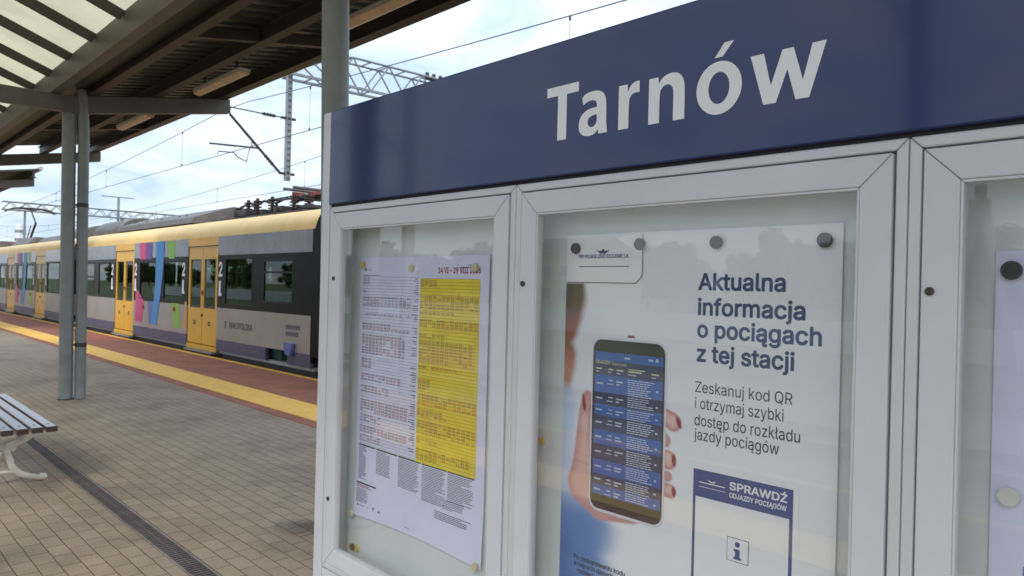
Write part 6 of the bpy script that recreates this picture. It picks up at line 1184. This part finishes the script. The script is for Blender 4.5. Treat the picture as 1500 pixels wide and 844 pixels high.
def catenary(xc, y0, sup, zc_, zm_, sag, label1, label2, yend=230, step=7.6, yd0=1.1):
    cw = MB(); cw.tube([(xc, y0, zc_), (xc, yend, zc_)], .0085, 6); o = obj('contact_wire', cw, M['wire'], loc=(xc, y0, zc_)); tag(o, label1, 'wire', 'overhead contact wires')
    ms = base('messenger_wire', (xc, y0, zm_), label2, 'wire', 'overhead messenger wires')
    def z(y):
        best = 0
        per = 60.; u = ((y - sup) / per) % 1.0
        return zm_ - sag * 4 * u * (1 - u)
    P = []; y = y0
    while y <= yend: P.append((xc, y, z(y))); y += 1.5
    b = MB(); b.tube(P, .0085, 6); obj('cable', b, M['wire'], ms)
    y = y0 + yd0
    while y < 120:
        b = MB(); b.tube([(xc, y, z(y)), (xc, y, zc_)], .004, 5); b.tube([(xc, y, zc_), (xc, y, zc_ + .05)], .018, 6); b.tube([(xc, y, z(y) - .06), (xc, y, z(y))], .018, 6); obj('dropper', b, M['wire'], ms); y += step
catenary(7.43, -40, 17.9, 4.60, 5.74, .95, 'straight contact wire above the train roof', 'sagging messenger wire above the train', yd0=48.8 - 7.6 * 5, step=7.2)
catenary(11.95, -40, 17.9, 4.64, 5.80, .95, 'contact wire over the second track behind the train', 'messenger wire over the second track behind the train', yd0=62.76 - 7.3 * 8, step=7.3)
catenary(-5.0, -40, 8.0, 4.60, 5.74, .95, 'contact wire over the track on the far side', 'messenger wire over the track on the far side')
# far gantry and antenna pole
fg = base('catenary_gantry', (13.0, 78, -1), 'distant lattice gantry spanning the tracks above the far cars', 'gantry')
b = MB(); lattice(b, (12.2, 78, 7.25), (36, 78, 7.25), .70, .7, 40, .05); obj('lattice_girder', b, M['galv'], fg)
b = MB(); b.box(35.7, 77.7, -1, 36.3, 78.3, 8.0); obj('mast', b, M['galv'], fg)
b = MB(); b.bar((13.9, 78, 4.5), (13.9, 78, 7.3), .16); obj('drop_post', b, M['galv'], fg)
b = MB(); b.bar((21.9, 78, 4.6), (21.9, 78, 7.3), .3); obj('drop_post', b, M['galv'], fg)
ap = base('signal_pole', (21.8, 79, -1), 'thin pole with a crossbar rising beside the far gantry', 'pole')
b = MB(); b.tube([(21.8, 79, -1), (21.8, 79, 9.4)], .12, 8); obj('shaft', b, M['galv'], ap)
b = MB(); b.bar((20.3, 79, 9.35), (23.2, 79, 9.35), .09); obj('crossbar', b, M['galv'], ap)
ch = base('white_chimney', (14.6, 84, -1), 'small white banded chimney far off beside the raised pantograph', 'chimney')
b = MB(); b.tube([(14.6, 84, -1), (14.6, 84, 6.4)], [.45, .36], 14); obj('stack', b, M['white'], ch)
b = MB()
for z in (3.2, 4.0, 4.8, 5.6): b.tube([(14.6, 84, z), (14.6, 84, z + .25)], .44, 14)
obj('band', b, M['galv'], ch)

# ------------------------------------------------------------------ across the tracks (seen in the glass)
def mast(x, y, reach, label):
    o = base('catenary_mast', (x, y, -1), label, 'mast', 'masts on the far side')
    b = MB(); b.box(x - .11, y - .10, -1, x + .11, y - .085, 7.4); b.box(x - .11, y + .085, -1, x + .11, y + .10, 7.4); b.box(x - .012, y - .085, -1, x + .012, y + .085, 7.4); obj('shaft', b, M['galv'], o)
    b = MB(); b.tube([(x, y, 4.2), (x + reach, y, 5.6)], .035, 8); b.tube([(x, y, 5.72), (x + reach, y, 5.72)], .022, 8); b.tube([(x + reach * .35, y, 4.75), (x + reach * 1.2, y, 4.7)], .02, 6); obj('cantilever', b, M['galv'], o)
mast(-7.3, 3.1, 2.3, 'steel mast with a bracket reflected in the middle showcase')
mast(-7.3, 13.5, 2.3, 'steel mast with a bracket reflected in the left showcase')
am = base('frame_mast', (-27.7, 7.6, -1), 'pale mast of two leaning legs reflected in the right showcase', 'mast')
for s in (-1, 1):
    b = MB(); b.tube([(-27.7, 7.6 + s * 1.15, -1), (-27.7, 7.6 + s * .18, 4.4)], .16, 10); obj('leg', b, M['fascia'], am)
b = MB(); b.box(-27.9, 7.3, 4.3, -27.5, 7.9, 5.0); b.tube([(-27.7, 7.6, 5.0), (-27.7, 7.6, 5.5)], .2, 10); obj('head', b, M['fascia'], am)
bd = base('yellow_building', (-58, 60, -1), 'yellow rendered house with rows of windows across the tracks', 'building')
b = MB(); b.box(-70, 53.6, -1, -57.8, 63.0, 5.2); obj('wall', b, M['ywall'], bd)
b = MB(); b.prism([(-70.5, 5.2), (-57.3, 5.2), (-63.9, 7.6)], 'y', 53.0, 63.6); obj('roof', b, M['roofred'], bd)
for z in (.2, 2.7):
    for y in (55, 57.4, 59.8, 61.6):
        b = MB(); b.box(-57.85, y - .6, z, -57.70, y + .6, z + 1.5); w = obj('window', b, M['white'], bd)
        b = MB(); b.box(-57.71, y - .5, z + .1, -57.67, y - .04, z + 1.4); b.box(-57.71, y + .04, z + .1, -57.67, y + .5, z + 1.4); obj('pane', b, M['winpane'], w)
def wallrow(x, y0, y1, z0, z1, label):
    b = MB(); b.box(x, y0, z0, x - .3, y1, z1); o = obj('boundary_wall', b, M['back'], loc=(x, y0, z0)); tag(o, label, 'wall')
wallrow(-30, -30, 130, -1, .35, 'long low pale wall across the tracks')

def make_tree(name, h, rad, m, seed, label, loc, grp):
    rg = random.Random(seed); root = base(name, loc, label, 'tree', grp)
    o = Vector(loc); b = MB()
    b.tube([o, o + Vector((.1, .05, h * .3)), o + Vector((.05, .15, h * .7))], [h * .028, h * .02, h * .008], 8)
    for k in range(7):
        a = rg.uniform(0, 6.28); z = h * rg.uniform(.28, .6); q = o + Vector((0, 0, z)); b.tube([q, q + Vector((math.cos(a) * rad * .5, math.sin(a) * rad * .5, h * .18))], [h * .01, h * .004], 5)
    obj('trunk', b, M['bark'], root)
    b = MB(); cl = []
    for k in range(34):
        a = rg.uniform(0, 6.28); u = rg.uniform(-1, 1); rr = rad * rg.uniform(.35, 1) * math.sqrt(max(0.05, 1 - u * u * .8)); cl.append((Vector((math.cos(a) * rr, math.sin(a) * rr, h * (.60 + .36 * u))), rg.uniform(.22, .42) * rad))
    for c, r in cl:
        for k in range(30):
            p = o + c + Vector((rg.gauss(0, .3), rg.gauss(0, .3), rg.gauss(0, .3))) * r
            n1 = Vector((rg.gauss(0, 1), rg.gauss(0, 1), rg.gauss(0, 1))).normalized(); n2 = n1.orthogonal().normalized(); s = h * .05; n3 = n1.cross(n2)
            b.add([p - n2 * s, p + n3 * s, p + n2 * s, p - n3 * s], [(0, 1, 2, 3)])
        for k in range(120):
            d = Vector((rg.gauss(0, 1), rg.gauss(0, 1), rg.gauss(0, .8))); d.normalize(); p = o + c + d * r * rg.uniform(.55, 1.05)
            n1 = Vector((rg.gauss(0, 1), rg.gauss(0, 1), rg.gauss(0, 1))).normalized(); n2 = n1.orthogonal().normalized(); s = h * .028 * rg.uniform(.6, 1.4); n3 = n1.cross(n2)
            b.add([p - n2 * s, p + n3 * s * .6, p + n2 * s, p - n3 * s * .6], [(0, 1, 2, 3)])
    obj('crown', b, m, root)
    return root
protos = [make_tree('leafy_tree', 8.0, 3.2, M['leaf'], 11, 'tree in the far green belt', (-80, -20, -1.1), 'trees across the tracks'),
          make_tree('leafy_tree', 6.5, 3.0, M['leaf2'], 12, 'tree in the far green belt', (-76, -12, -1.1), 'trees across the tracks')]
rg = random.Random(5)
def put(src, x, y, sc, rz, label, grp):
    c = copy_tree(src); c.location = (x, y, -1.1); c.rotation_euler = (0, 0, rz); c.scale = (sc, sc, sc * rg.uniform(.85, 1.1)); c['label'] = label; c['group'] = grp
y = -6
while y < 330:
    if not (48 < y < 68): put(protos[rg.randrange(2)], -78 + rg.uniform(-6, 6), y, rg.uniform(.85, 1.35), rg.uniform(0, 6), 'tree in the far green belt', 'trees across the tracks')
    else: put(protos[rg.randrange(2)], -84 + rg.uniform(-4, 4), y, rg.uniform(.9, 1.2), rg.uniform(0, 6), 'tree in the far green belt', 'trees across the tracks')
    y += rg.uniform(3.5, 6) * (1 if y < 150 else 1.6)
y = 18
while y < 120:
    put(protos[rg.randrange(2)], 24 + rg.uniform(-2, 6), y, rg.uniform(.42, .58), rg.uniform(0, 6), 'low green tree seen through the train windows', 'trees behind the train')
    y += rg.uniform(2.2, 4)
bpy.context.view_layer.update()
